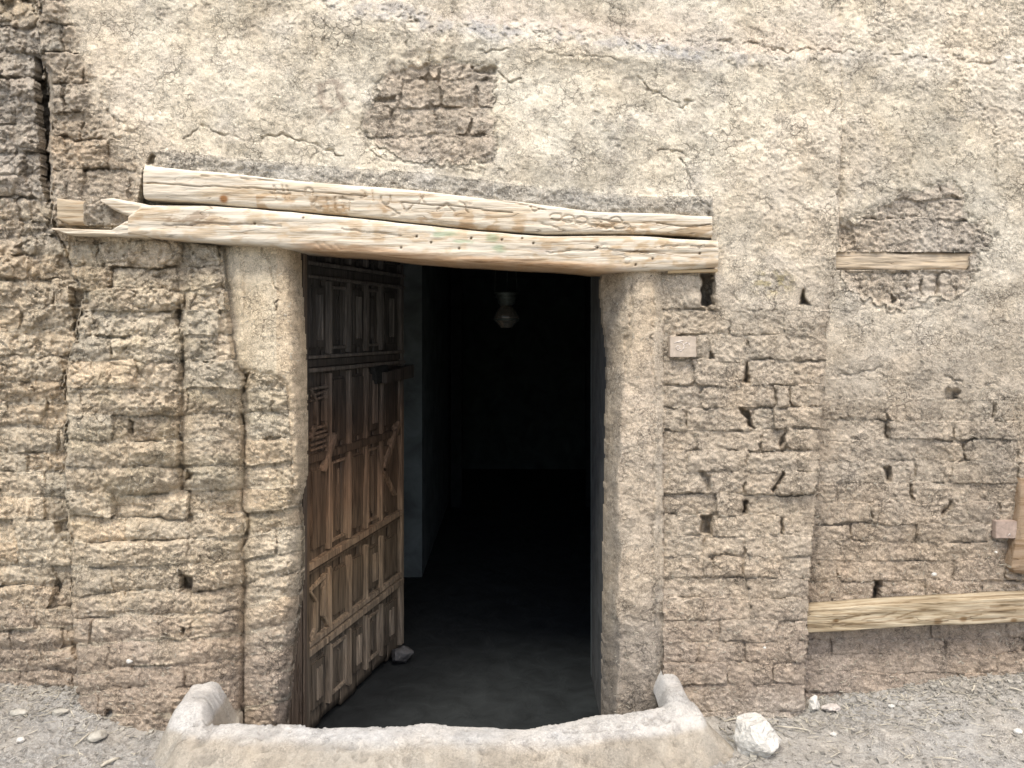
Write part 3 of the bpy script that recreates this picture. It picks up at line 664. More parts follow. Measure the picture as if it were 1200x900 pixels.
# ================================================================= timber
def beam(name, us_, top, bot, yf, depth, label, cat, mat, colf=None, carve=None, roundness=0.35, endjit=0.0, seed=0, cap=True, parent=None, wob=1.0):
    """a hewn timber: outline given by its upper and lower edge, real depth, rounded arrises, worn surface"""
    n = int((us_[1] - us_[0]) / 1.3); u = np.linspace(us_[0], us_[1], n)
    tv = np.interp(u, *zip(*top)); bv = np.interp(u, *zip(*bot))
    tv = tv + fbm(u / 70, u * 0 + seed, 3, 3) * 1.0 * wob; bv = bv + fbm(u / 70, u * 0 + seed + 9, 4, 3) * 1.0 * wob
    nc = 44
    # profile: back bottom -> front bottom (rounded) -> front -> front top (rounded) -> back top
    prof = []
    r = roundness
    for a in np.linspace(0, 1, 5)[:-1]: prof.append((depth * (1 - a) + r * 0.05 * a, 0.0))
    for a in np.linspace(-90, 0, 9): prof.append((r * 0.05 * (1 - math.cos(R(a))), r * 0.5 * (1 + math.sin(R(a)))))
    for a in np.linspace(0, 1, 20)[1:-1]: prof.append((0.0, r * 0.5 + a * (1 - r)))
    for a in np.linspace(0, 90, 9): prof.append((r * 0.05 * (1 - math.cos(R(a))), 1 - r * 0.5 * (1 - math.sin(R(a)))))
    for a in np.linspace(0, 1, 5)[1:]: prof.append((depth * a + r * 0.05 * (1 - a), 1.0))
    prof = np.array(prof); m = len(prof)
    UU = np.repeat(u[:, None], m, 1); T = prof[None, :, 1]; YY = yf + prof[None, :, 0] + UU * 0
    VV = bv[:, None] + (tv - bv)[:, None] * T
    fr = (prof[:, 0] < 0.02)[None, :]
    YY = YY + fr * (fbm(UU / 55, VV / 5 + seed, 6, 3) * 0.0022 + fbm(UU / 18, VV / 2.2, 8, 2) * 0.0009) * wob
    if carve is not None: YY = YY + fr * carve(UU, VV)
    s = (D + yf) / F
    X = (UU - 600) * s; Z = CZ - (VV - HV) * s
    Vt = np.stack([X, YY, Z], -1).reshape(-1, 3)
    a, b = np.meshgrid(np.arange(n - 1), np.arange(m - 1), indexing='ij')
    Q = np.stack([a * m + b, (a + 1) * m + b, (a + 1) * m + b + 1, a * m + b + 1], -1).reshape(-1, 4)
    c = np.ones((n, m, 3)) if colf is None else colf(UU, VV, T + UU * 0)
    c = c.reshape(-1, 3)
    tris = []
    nv = len(Vt)
    ends = []
    for e, sgn in ((0, 1), (n - 1, -1)):
        ring = Vt[e * m:(e + 1) * m]; cen = ring.mean(0); ends.append(np.concatenate([ring, cen[None]]))
        base = nv + len(ends[:-1]) * (m + 1)
        for k in range(m):
            x, y = base + k, base + (k + 1) % m
            tris.append((base + m, x, y) if sgn > 0 else (base + m, y, x))
    Vt = np.concatenate([Vt] + ends); c = np.concatenate([c, np.ones((2 * (m + 1), 3)) * 0.8])
    # close the back
    a = np.arange(n - 1)
    Q = np.concatenate([Q, np.stack([a * m, a * m + m - 1, (a + 1) * m + m - 1, (a + 1) * m], 1)])
    o = npmesh(name, Vt, Q, mat, parent, c, True, tris)
    if label: tag(o, label, cat)
    return o
def strokes(U_, V_, lines, w_, dep):
    d = np.full(U_.shape, 99.0)
    for l in lines: d = np.minimum(d, polyd(U_, V_, l, False))
    return dep * sst(w_, w_ * 0.3, d)
def arc(cx, cy, rx, ry, a0, a1, n=9): return [(cx + rx * math.cos(R(a)), cy + ry * math.sin(R(a))) for a in np.linspace(a0, a1, n)]
glyphs = [[(320, 218), (324, 234)], [(330, 217), (334, 233)], [(316, 226), (340, 228)], [(336, 218), (339, 232)],
          arc(362, 226, 5, 6, 150, 380), [(372, 232), (366, 242), (376, 245)], arc(370, 240, 6, 5, 20, 250), [(382, 232), (384, 246)], [(392, 232), (393, 247)], [(402, 230), (402, 246)], [(410, 233), (409, 247)],
          [(398, 232), (414, 234)], arc(424, 228, 4, 4, -120, 120), [(436, 222), (438, 236)], arc(452, 233, 6, 6, -30, 200), [(450, 240), (468, 250), (460, 252)], [(490, 226), (498, 238)], [(498, 226), (491, 238)],
          [(512, 246), (524, 238), (532, 248)], [(470, 238), (476, 248), (484, 240)], [(538, 236), (552, 240)]]
for k in range(7): glyphs.append(arc(627 + 0, 243, 5, 4, 0, 330) if k == 0 else arc(636 + k * 15, 252 + k * 2.2, 7.5, 4.2, -200 + k * 25, 120 + k * 20, 12))
glyphs += [[(634, 262), (650, 266), (662, 270)], [(664, 258), (690, 262), (712, 266)], [(700, 256), (735, 262), (742, 270)], arc(722, 258, 7, 4, 0, 360)]
longcr = [[(172, 214), (230, 217), (300, 222), (380, 226), (430, 230)], [(470, 236), (540, 243), (600, 249)], [(560, 229), (600, 237), (640, 247)], [(236, 205), (330, 214)], [(545, 240), (546, 247), (549, 250)], [(770, 262), (800, 264), (832, 263)]]
def cr(U_, V_, ls, w_=0.9): return strokes(U_, V_ + fbm(U_ / 45, V_ * 0, 3, 4) * 1.4, ls, w_, 1.0)
def carve_up(U_, V_): return 0.008 * cr(U_, V_, longcr) + strokes(U_ + fbm(U_ / 6, V_ / 6, 2, 2), V_ + fbm(U_ / 6, V_ / 6, 5, 2), glyphs, 1.5, 0.005)
def col_up(U_, V_, T):
    c = np.ones(U_.shape + (3,))
    def bl(w, k):
        nonlocal c
        w = np.clip(w, 0, 1)[..., None]; c = c * (1 - w) + np.array(k) * w
    n = fbm(U_ / 16, V_ / 9, 7, 4); n2 = fbm(U_ / 60, V_ / 12, 4, 3)
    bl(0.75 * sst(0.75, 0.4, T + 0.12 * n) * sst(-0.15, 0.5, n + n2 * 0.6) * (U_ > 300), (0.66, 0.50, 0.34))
    bl(0.5 * sst(0.0, 0.8, n2), (0.86, 0.76, 0.62))
    bl(sst(7, 3, np.hypot(U_ - 262, (V_ - 233) * 1.1)), (0.52, 0.30, 0.16))
    bl(strokes(U_, V_, glyphs, 1.6, 1.0) * 0.28, (0.50, 0.38, 0.26))
    bl(0.8 * sst(22, 8, np.abs(U_ - 808)) * (T < 0.8) * sst(-0.3, 0.4, n), (0.66, 0.56, 0.45))
    bl(0.5 * cr(U_, V_, longcr), (0.45, 0.34, 0.25))
    bl(sst(0.88, 0.97, T), (1.12, 1.15, 1.2))  # highlight along the top edge painted into the tint
    return c
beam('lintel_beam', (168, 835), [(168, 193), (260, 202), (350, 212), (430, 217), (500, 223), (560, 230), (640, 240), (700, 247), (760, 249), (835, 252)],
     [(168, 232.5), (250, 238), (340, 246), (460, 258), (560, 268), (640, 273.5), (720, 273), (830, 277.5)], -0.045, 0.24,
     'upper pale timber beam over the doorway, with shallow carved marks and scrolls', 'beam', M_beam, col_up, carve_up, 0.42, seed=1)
nails = [(355, 255), (432, 258), (488, 277), (552, 279), (612, 279), (625, 285), (765, 303), (820, 297), (505, 284), (538, 291), (700, 290), (298, 262), (470, 290), (588, 281), (745, 310)]
def carve_lo(U_, V_):
    y = strokes(U_ + fbm(U_ / 6, V_ / 6, 2, 2), V_, [arc(735, 305, 5, 4, 0, 330), arc(708, 290, 4, 4, 0, 300), [(370, 285), (378, 292)], [(380, 284), (388, 291)], [(392, 287), (398, 292)]], 1.4, 0.003)
    for a, b in nails: y = y + 0.006 * sst(1.8, 0.6, np.hypot(U_ - a, V_ - b))
    y = y + strokes(U_, V_ + fbm(U_ / 9, V_ * 0, 3, 3) * 1.2, [[(190, 264), (260, 262), (330, 264)], [(775, 289), (800, 287), (838, 290)], [(640, 296), (700, 292), (760, 296)], [(400, 268), (470, 276)]], 1.3, 0.006)
    return y
def col_lo(U_, V_, T):
    c = np.ones(U_.shape + (3,))
    def bl(w, k):
        nonlocal c
        w = np.clip(w, 0, 1)[..., None]; c = c * (1 - w) + np.array(k) * w
    n = fbm(U_ / 14, V_ / 7, 9, 4); n2 = fbm(U_ / 60, V_ / 12, 4, 3)
    bl(0.55 * sst(0.0, 0.6, n + 0.4 * n2), (0.80, 0.66, 0.50))
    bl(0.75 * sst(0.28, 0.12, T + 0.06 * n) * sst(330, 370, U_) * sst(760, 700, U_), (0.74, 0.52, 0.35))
    bl(0.7 * sst(40, 25, np.hypot((U_ - 225) , (V_ - 256) * 3.2)) * sst(0.0, 0.5, fbm(U_ / 8 + V_ / 5, V_ / 4, 12, 3)), (0.48, 0.40, 0.34))
    bl(0.6 * sst(14, 6, np.hypot(U_ - 298, (V_ - 257) * 1.6)), (0.60, 0.50, 0.36))
    for a, b, ra, rb in ((527, 274, 20, 5), (579, 278, 9, 6), (585, 290, 9, 5), (541, 283, 12, 3)):
        bl(0.75 * sst(1.2, 0.5, np.hypot((U_ - a) / ra, (V_ - b) / rb) + 0.45 * n), (0.50, 0.68, 0.55))
    bl(0.5 * sst(1.2, 0.5, np.hypot((U_ - 637) / 18, (V_ - 293) / 4) + 0.4 * n), (0.72, 0.76, 0.88))
    bl(0.5 * sst(0.1, 0.7, n) * (U_ > 690) * (U_ < 790), (0.70, 0.60, 0.48))
    for a, b in nails: bl(sst(2.2, 0.8, np.hypot(U_ - a, V_ - b)), (0.18, 0.15, 0.12))
    bl(0.6 * cr(U_, V_, [[(190, 264), (260, 262), (330, 264)], [(775, 289), (800, 287), (838, 290)], [(690, 292), (760, 296), (830, 301)], [(640, 284), (700, 282)]]), (0.35, 0.25, 0.17))
    bl(sst(0.93, 0.99, T), (1.05, 1.07, 1.1))  # pale bluish top edge, skylight painted into the wood tint
    return c
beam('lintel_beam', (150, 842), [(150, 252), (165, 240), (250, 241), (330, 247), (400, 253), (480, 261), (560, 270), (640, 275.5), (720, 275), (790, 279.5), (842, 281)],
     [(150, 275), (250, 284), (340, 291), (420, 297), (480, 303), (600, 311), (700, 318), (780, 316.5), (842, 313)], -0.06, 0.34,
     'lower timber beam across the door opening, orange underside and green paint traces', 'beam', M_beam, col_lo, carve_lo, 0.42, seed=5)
# its split left end: two tapering prongs are parts of that beam
lb = [o for o in bpy.data.objects if o.name.startswith('lintel_beam')][-1]
beam('splintered_prong', (118, 172), [(118, 233.5), (130, 232), (172, 240)], [(118, 236), (130, 245), (150, 254), (172, 258)], -0.052, 0.06, None, None, M_beam, None, None, 0.5, seed=3, parent=lb)
beam('splintered_prong', (60, 172), [(60, 266), (100, 267), (130, 268), (145, 258), (172, 248)], [(60, 269), (80, 275.5), (130, 277), (172, 279)], -0.056, 0.05, None, None, M_beam, None, None, 0.5, seed=4, parent=lb)
beam('wooden_block', (67, 98), [(67, 232), (98, 236)], [(67, 258), (80, 263), (98, 263)], -0.04, 0.2, 'short sawn timber end stuck in the mud left of the lintel beams', 'timber block', M_beam,
     lambda a, b, t_: np.ones(a.shape + (3,)) * np.array([0.70, 0.64, 0.56]), None, 0.25, seed=6)
beam('wooden_shim', (783, 841), [(783, 315.5), (841, 314)], [(783, 321), (841, 319)], -0.03, 0.12, 'thin wooden strip wedged under the right end of the lower lintel beam', 'wood strip', M_beam,
     lambda a, b, t_: np.ones(a.shape + (3,)) * np.array([0.9, 0.78, 0.6]), None, 0.3, seed=7)
def col_emb(a, b, T):
    c = np.ones(a.shape + (3,)) * np.array([0.72, 0.66, 0.60])
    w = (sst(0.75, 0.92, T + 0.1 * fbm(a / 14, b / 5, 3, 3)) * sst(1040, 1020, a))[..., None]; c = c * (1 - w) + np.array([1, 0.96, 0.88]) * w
    w = (0.6 * sst(0, .5, fbm(a / 25, b / 6, 5, 3)))[..., None]; return c * (1 - w) + np.array([0.86, 0.78, 0.68]) * w
beam('embedded_timber', (978, 1139), [(978, 293), (1000, 290), (1030, 293), (1060, 297), (1090, 295), (1120, 296), (1139, 296)], [(978, 317), (1010, 316), (1060, 319), (1100, 318), (1132, 320), (1139, 308)], 0.028, 0.15,
     'short weathered timber bedded in the right wall below the bare patch of plaster', 'timber', M_beam, col_emb, None, 0.4, seed=8)
def col_board(U_, V_, T):
    c = np.ones(U_.shape + (3,)) * (1 + 0.10 * fbm(U_ / 50, V_ / 8, 3, 3))[..., None]
    Vb = V_ + (U_ - 946) * 0.057
    ls = [[(975, 731), (990, 727), (1008, 724), (990, 721), (976, 722)], [(1010, 730), (1035, 727), (1050, 722)], [(985, 735), (1030, 733), (1070, 731)], [(1050, 730), (1070, 724), (1085, 723)], [(1085, 735), (1105, 733), (1125, 735), (1150, 731)], [(1120, 727), (1150, 725), (1190, 729)], [(1140, 738), (1180, 736), (1230, 738)], [(1160, 722), (1200, 724)]]
    w = (0.62 * strokes(U_, Vb + fbm(U_ / 22, V_ * 0, 3, 3), ls, 1.3, 1.0))[..., None]; c = c * (1 - w) + np.array([0.35, 0.25, 0.16]) * w
    for a, b, r_ in ((1099, 737, 4), (1129, 736, 3.5), (980, 729, 2.5), (1188, 741, 3)):
        w = (0.8 * sst(1.3, 0.5, np.hypot((U_ - a) / r_ / 1.4, (Vb - b) / r_)))[..., None]; c = c * (1 - w) + np.array([0.38, 0.27, 0.17]) * w
    w = (0.6 * sst(1100, 1180, U_) + 0 * V_)[..., None]; return c * (1 - w) + c * np.array([0.86, 0.84, 0.84]) * w
beam('wooden_board', (946, 1330), [(946, 714.5), (1000, 711), (1060, 707), (1120, 703.5), (1200, 700), (1330, 694)], [(946, 742), (1000, 739), (1060, 736), (1120, 733.5), (1200, 730), (1330, 724)], 0.035, 0.07,
     'long yellowed plank fixed low across the recessed right wall', 'board', M_board, col_board, None, 0.16, seed=9)
# hanging wooden bar cut by the right edge of the picture
beam('wooden_shutter_foot', (1185, 1262), [(1185, 664), (1189, 640), (1194, 600), (1197, 560), (1262, 560)], [(1185, 667), (1190, 673), (1205, 675), (1262, 675)], 0.06, 0.06,
     'worn upright wooden board at the right edge above the low plank', 'board', M_beam, lambda a, b, t_: np.ones(a.shape + (3,)) * np.array([0.50, 0.41, 0.34]), None, 0.3, seed=10)

# ---- clay plaques
def boxmesh(name, x0, x1, z0, z1, y0, y1, mat, parent=None, bev=0.003, nx=1, jit=0.0):
    """bevelled slab"""
    import bmesh
    bm = bmesh.new(); bmesh.ops.create_cube(bm, size=1)
    for v in bm.verts: v.co = Vector(((x0 + x1) / 2 + v.co.x * (x1 - x0), (y0 + y1) / 2 + v.co.y * (y1 - y0), (z0 + z1) / 2 + v.co.z * (z1 - z0)))
    if bev: bmesh.ops.bevel(bm, geom=list(bm.edges), offset=bev, segments=2, affect='EDGES')
    if jit:
        for v in bm.verts: v.co += Vector((random.uniform(-jit, jit), random.uniform(-jit, jit), random.uniform(-jit, jit)))
    me = bpy.data.meshes.new(name); bm.to_mesh(me); bm.free(); me.materials.append(mat)
    o = bpy.data.objects.new(name, me); C.objects.link(o)
    if parent: o.parent = parent
    return o
def tube(name, pts, r, mat, parent=None, seg=6, taper=None):
    pts = [Vector(p) for p in pts]; n = len(pts); V_ = []; Q = []
    for i, p in enumerate(pts):
        d = (pts[min(i + 1, n - 1)] - pts[max(i - 1, 0)]).normalized()
        a = d.orthogonal().normalized(); b = d.cross(a)
        rr = r if taper is None else r * taper[i]
        for k in range(seg): V_.append(p + (a * math.cos(2 * math.pi * k / seg) + b * math.sin(2 * math.pi * k / seg)) * rr)
    for i in range(n - 1):
        for k in range(seg): Q.append((i * seg + k, i * seg + (k + 1) % seg, (i + 1) * seg + (k + 1) % seg, (i + 1) * seg + k))
    tr = []
    for k in range(1, seg - 1): tr += [(0, k + 1, k), ((n - 1) * seg, (n - 1) * seg + k, (n - 1) * seg + k + 1)]
    return npmesh(name, [tuple(v) for v in V_], Q, mat, None, None, True, tr) if parent is None else _par(npmesh(name, [tuple(v) for v in V_], Q, mat, None, None, True, tr), parent)
def _par(o, p): o.parent = p; return o
def plaque(u0, u1, v0, v1, y, mat, label, marks):
    c = P((u0 + u1) / 2, (v0 + v1) / 2, y); e = empty('clay_plaque', c, label, 'plaque')
    s = (D + y) / F; hw = (u1 - u0) / 2 * s; hh = (v1 - v0) / 2 * s
    boxmesh('slab', -hw, hw, -hh, hh, 0, 0.04, mat, e, 0.0015)
    for l in marks:
        tube('raised_mark', [((a - (u0 + u1) / 2) * s, -0.0004, ((v0 + v1) / 2 - b) * s) for a, b in l], 0.0016, M_plaque_mark, e, 5)
    return e
M_plaque_mark = plain('worn_white_paint', (0.62, 0.56, 0.50), 0.8, 0, 60, 0.1)
plaque(785.3, 816, 394.5, 418.5, -0.024, M_plaque, 'small square clay house number plaque beside the right door jamb',
       [arc(794.5, 407.5, 2.6, 2.4, 0, 360, 10), arc(796, 406, 5.6, 5.4, -110, 85, 9), [(802, 403), (805, 401), (807.5, 402.5), (808, 405)], [(803.5, 407), (804.2, 407.6)], [(790, 402), (796, 399.5), (801, 399)]])
plaque(1167, 1192, 611, 631, 0.062, M_plaque2, 'small pinkish clay plaque in the right wall above the low plank', [[(1181, 628), (1183.5, 625), (1184, 627)]])

# ================================================================= interior
ZF = CZ - 1.72
def struct_box(name, x0, x1, y0, y1, z0, z1, mat, bev=0):
    o = boxmesh(name, x0, x1, z0, z1, y0, y1, mat, None, bev); return tag(o, kind='structure')
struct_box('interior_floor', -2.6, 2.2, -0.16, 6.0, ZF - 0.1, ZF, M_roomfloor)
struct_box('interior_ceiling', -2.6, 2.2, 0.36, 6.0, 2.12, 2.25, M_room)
struct_box('interior_back_wall', -2.6, 2.2, 6.0, 6.15, ZF - 0.1, 2.25, plain('deep_shade_plaster', (0.05, 0.062, 0.062), 0.9, 0.01, 6, 0.35))  # room plaster darkened further, shade of the far end set in its colour
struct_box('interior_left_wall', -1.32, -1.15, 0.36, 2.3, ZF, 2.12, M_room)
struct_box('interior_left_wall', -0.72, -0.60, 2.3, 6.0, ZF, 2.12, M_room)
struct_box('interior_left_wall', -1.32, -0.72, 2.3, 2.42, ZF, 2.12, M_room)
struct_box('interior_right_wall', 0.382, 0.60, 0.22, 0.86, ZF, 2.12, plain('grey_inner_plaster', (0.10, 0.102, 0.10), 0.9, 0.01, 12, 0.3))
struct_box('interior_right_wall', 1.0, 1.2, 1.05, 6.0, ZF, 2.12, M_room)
struct_box('interior_right_wall', 0.60, 1.2, 0.9, 1.07, ZF, 2.12, M_room)
# doorway frame deep in the passage
struct_box('interior_right_wall', 0.382, 1.2, 0.862, 0.9, ZF, 2.12, M_room)
fr = empty('inner_door_frame', (-0.1, 4.2, ZF), 'dim dark door frame deep inside the passage', 'door frame')
for a, b, c_, d in ((-0.46, -0.36, 0, 2.1), (0.78, 0.88, 0, 2.1), (-0.46, 0.88, 2.1, 2.22)):
    boxmesh('frame_member', a, b, c_, d, 0, 0.12, M_roomfloor, fr, 0.004)
# dry wall shell so that no daylight leaks into the room from behind the wall
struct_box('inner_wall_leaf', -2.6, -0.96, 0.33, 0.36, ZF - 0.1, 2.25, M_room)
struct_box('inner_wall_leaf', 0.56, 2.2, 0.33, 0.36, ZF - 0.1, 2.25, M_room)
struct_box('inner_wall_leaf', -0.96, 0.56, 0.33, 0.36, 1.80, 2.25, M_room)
struct_box('roof_slab', -3.4, 3.2, 0.31, 6.3, 2.6, 2.75, M_room)
struct_box('side_wall_slab', -3.4, -3.25, 0.31, 6.3, -0.3, 2.6, M_room)
struct_box('side_wall_slab', 3.05, 3.2, 0.31, 6.3, -0.3, 2.6, M_room)

# ---- the door leaf, standing ajar inward
hx, hy = -0.852, 0.24; fx, fy = -0.573, 1.14
LW = math.hypot(fx - hx, fy - hy); ang = math.atan2(fy - hy, fx - hx)
ex_, ey_ = math.cos(ang), math.sin(ang)
door = empty('wooden_door', (hx, hy, ZF), 'old carved brown wooden door leaf swung inward at the left of the doorway', 'door')
door.rotation_euler = (0, 0, ang); door.rotation_mode = 'XYZ'
def leaf(u, v):
    """photo pixel -> (along the leaf, height) on the leaf plane"""
    k = (u - 600) / F                       # x = k*(D+y)
    # hx + t*ex = k*(D + hy + t*ey)
    t = (k * (D + hy) - hx) / (ex_ - k * ey_)
    y = hy + t * ey_
    return t, CZ - (v - HV) * (D + y) / F - ZF
# local frame: x along leaf, z up, the face we see is at local y = 0 and -y points to the viewer side
def leaf_poly(name, pts, proud, thick=0.02, mat=None, bev=0.0025):
    """prism on the leaf: polygon of photo pixels, standing `proud` off the face"""
    import bmesh
    bm = bmesh.new(); L = [leaf(*p) for p in pts]
    vs_ = [bm.verts.new((x, -proud, z)) for x, z in L]; f = bm.faces.new(vs_)
    r = bmesh.ops.extrude_face_region(bm, geom=[f])
    for g in r['geom']:
        if isinstance(g, bmesh.types.BMVert): g.co.y += thick
    bmesh.ops.recalc_face_normals(bm, faces=bm.faces)
    if bev: bmesh.ops.bevel(bm, geom=list(bm.edges), offset=bev, segments=2, affect='EDGES')
    me = bpy.data.meshes.new(name); bm.to_mesh(me); bm.free(); me.materials.append(mat or M_door)
    o = bpy.data.objects.new(name, me); C.objects.link(o); o.parent = door; return o
LH = 2.02
xs = [0.0, 0.17, 0.33, 0.48, 0.63, 0.78, LW]
def rough_plank(name, x0, x1, z0, z1, y0, th, seed):
    n, m = 8, 60
    xs_ = np.linspace(x0 + 0.0015, x1 - 0.0015, n); zs_ = np.linspace(z0, z1, m)
    X, Z = np.meshgrid(xs_, zs_); Y = y0 + 0.003 * fbm(X * 30 + seed, Z * 3, 4, 3) + 0.002 * np.abs(np.linspace(-1, 1, n))[None, :] ** 4
    n0 = n * m
    Vt = np.concatenate([np.stack([X, Y, Z], -1).reshape(-1, 3), np.stack([X, Y * 0 + y0 + th, Z], -1).reshape(-1, 3)])
    a, b = np.meshgrid(np.arange(m - 1), np.arange(n - 1), indexing='ij'); a = a.ravel(); b = b.ravel()
    Q = np.stack([a * n + b, a * n + b + 1, (a + 1) * n + b + 1, (a + 1) * n + b], 1)
    Qb = np.stack([n0 + a * n + b, n0 + (a + 1) * n + b, n0 + (a + 1) * n + b + 1, n0 + a * n + b + 1], 1)
    k = np.arange(m - 1); S1 = np.stack([k * n, (k + 1) * n, n0 + (k + 1) * n, n0 + k * n], 1); S2 = np.stack([k * n + n - 1, n0 + k * n + n - 1, n0 + (k + 1) * n + n - 1, (k + 1) * n + n - 1], 1)
    k = np.arange(n - 1); S3 = np.stack([k, n0 + k, n0 + k + 1, k + 1], 1); t_ = (m - 1) * n; S4 = np.stack([t_ + k, t_ + k + 1, n0 + t_ + k + 1, n0 + t_ + k], 1)
    return _par(npmesh(name, Vt, np.concatenate([Q, Qb, S1, S2, S3, S4]), M_door), door)
for i in range(6):
    rough_plank('plank', xs[i], xs[i + 1], 0.03 + 0.012 * math.sin(i * 2.1), LH, random.uniform(-0.002, 0.003), 0.035, i * 7)
# rails
def rail(a, b, c_, d, proud=0.02): return leaf_poly('rail', [a, b, d, c_], proud, 0.03, M_doorworn if proud > 0.02 else M_door)
rail((353, 305), (470, 322), (353, 309.5), (470, 326), 0.026); rail((353, 310), (470, 326.5), (353, 321), (470, 335), 0.016)
rail((353, 321.5), (470, 335.5), (353, 325), (470, 339), 0.026)
rail((354, 417), (470, 410), (354, 421), (470, 413.5), 0.024); rail((354, 422), (470, 414), (354, 431), (470, 421), 0.014)
rail((354, 432), (470, 422), (354, 437), (470, 426), 0.026)
rail((356, 661), (468, 596), (356, 670), (468, 602), 0.024); rail((356, 672), (468, 604), (356, 676), (468, 607), 0.014)
rail((356, 754), (468, 669), (356, 760), (468, 674), 0.022); rail((356, 762), (468, 676), (356, 770), (468, 683), 0.028)
# carved battens standing on the planks
def batten(u0, v0, u1, v1, w_=1.6, proud=0.014, name='batten'):
    dx, dy = u1 - u0, v1 - v0; L = math.hypot(dx, dy); nx, ny = -dy / L * w_, dx / L * w_
    return leaf_poly(name, [(u0 + nx, v0 + ny), (u1 + nx, v1 + ny), (u1 - nx, v1 - ny), (u0 - nx, v0 - ny)], proud, 0.03, M_doorworn, bev=0.002)
def cellpoly(name, x0, x1, z0, z1, proud, thick, mat, bev):
    return boxmesh(name, x0, x1, z0, z1, -proud, -proud + thick, mat, door, bev, jit=0.0012)
def zz(v): return leaf(357, v)[1]
cols = [0.03, 0.215, 0.385, 0.545, 0.70, LW - 0.03]
tiers = [(zz(304), zz(262)), (zz(417), zz(327)), (zz(535), zz(440)), (zz(657), zz(545)), (zz(752), zz(679)), (0.085, zz(774))]
for x in cols[1:-1]:
    for (z0, z1) in tiers: cellpoly('mullion', x - 0.011, x + 0.011, z0, z1, 0.018, 0.03, M_doorworn, 0.003)
for x in (cols[0] - 0.008, cols[-1] + 0.006): cellpoly('stile', x - 0.016, x + 0.016, 0.05, LH - 0.02, 0.021, 0.03, M_doorworn, 0.004)
cellpoly('rail', 0.03, LW - 0.03, zz(545) - 0.0, zz(535), 0.016, 0.03, M_door, 0.004)
for ti, (z0, z1) in enumerate(tiers):
    for ci in range(5):
        x0, x1 = cols[ci] + 0.02, cols[ci + 1] - 0.02
        if ci == 0: x0 += 0.012
        if ci == 4: x1 -= 0.01
        if ci == 0 and ti in (2, 4): continue
        if (ti + ci) % 2 == 0 and ti in (1, 3, 5):         # moulded frame round a sunk field, with a narrow raised tongue
            for (a0, a1, b0, b1) in ((x0, x0 + 0.011, z0 + 0.02, z1 - 0.02), (x1 - 0.011, x1, z0 + 0.02, z1 - 0.02), (x0 + 0.012, x1 - 0.012, z0 + 0.02, z0 + 0.033), (x0 + 0.012, x1 - 0.012, z1 - 0.033, z1 - 0.02)):
                cellpoly('moulding', a0, a1, b0, b1, 0.012, 0.02, M_doorworn, 0.003)
            cellpoly('panel_tongue', (x0 + x1) / 2 - 0.012, (x0 + x1) / 2 + 0.012, z0 + 0.055, z1 - 0.055, 0.011, 0.02, M_door, 0.006)
        else:
            cellpoly('raised_panel', x0 + 0.006, x1 - 0.006, z0 + 0.022, z1 - 0.022, 0.014, 0.025, M_door, 0.011)
            if ti in (1, 5) or ci == 3:
                xm = (x0 + x1) / 2
                for dx in (-0.018, 0.0, 0.018): cellpoly('carved_rib', xm + dx - 0.004, xm + dx + 0.004, z0 + 0.06, z1 - 0.06, 0.021, 0.02, M_doorworn, 0.002)
for l in ((389, 507, 374, 552), (463, 494, 446, 548), (445, 552, 458, 580)): batten(*l, w_=1.6, proud=0.030, name='diagonal_batten')
# three small carved frames (lozenge panels) near the hinge side
for pts in ([(361, 456), (384, 452), (378, 468), (378, 494), (384, 508), (361, 514), (368, 498), (368, 470)], [(360, 692), (381, 672), (377, 690), (377, 722), (384, 735), (362, 750), (368, 736), (368, 704)]):
    for k in range(len(pts)): batten(*pts[k], *pts[(k + 1) % len(pts)], w_=1.5, proud=0.016, name='lozenge_frame')
for v in (460, 466, 500, 506, 512, 518, 524): batten(362, v + 4, 381, v - 2, w_=1.3, proud=0.011, name='carved_strip')
leaf_poly('latch_bar', [(440, 436), (473, 427), (473, 442), (440, 449)], 0.06, 0.07)
leaf_poly('latch_plate', [(432, 430), (447, 427), (450, 447), (434, 450)], 0.035, 0.03, M_iron)
leaf_poly('stile', [(350, 262), (354, 262), (356, 905), (350, 905)], 0.03, 0.05)
# hinge post between leaf and jamb
post = empty('door_post', P(344, 700, 0.16), 'grey upright timber post behind the left mud jamb, by the door hinge', 'post')
px, py, pz = post.location
boxmesh('timber', -0.022, 0.030, ZF - pz, 2.0 - pz, 0.0, 0.07, M_post, post, 0.004)
boxmesh('groove_strip', 0.033, 0.040, ZF - pz, 2.0 - pz, 0.012, 0.05, M_post, post, 0.001)

# ---- oil lamp hanging inside
ly = 0.95; s = (D + ly) / F
lx, _, lz = P(593.5, 364, ly)
lampo = empty('hanging_oil_lamp', (lx, ly, lz), 'glass oil lamp with tin collar hanging by wires inside the dark doorway', 'lamp')
def lathe(name, prof, mat, parent, seg=28):
    V_ = []; Q = []
    for r_, z in prof:
        for k in range(seg): V_.append((r_ * math.cos(2 * math.pi * k / seg), r_ * math.sin(2 * math.pi * k / seg), z))
    for i in range(len(prof) - 1):
        for k in range(seg): Q.append((i * seg + k, i * seg + (k + 1) % seg, (i + 1) * seg + (k + 1) % seg, (i + 1) * seg + k))
    return _par(npmesh(name, V_, Q, mat), parent)
pp = lambda r_, v: (r_ * s, (364 - v) * s)
lathe('tin_collar', [pp(0.5, 341), pp(14, 342.5), pp(14, 344.5), pp(12.6, 345), pp(12.2, 347.5), pp(13.4, 348.5), pp(10.6, 350), pp(10, 355), pp(7, 358), pp(0.5, 358.5)], M_lampmetal, lampo)
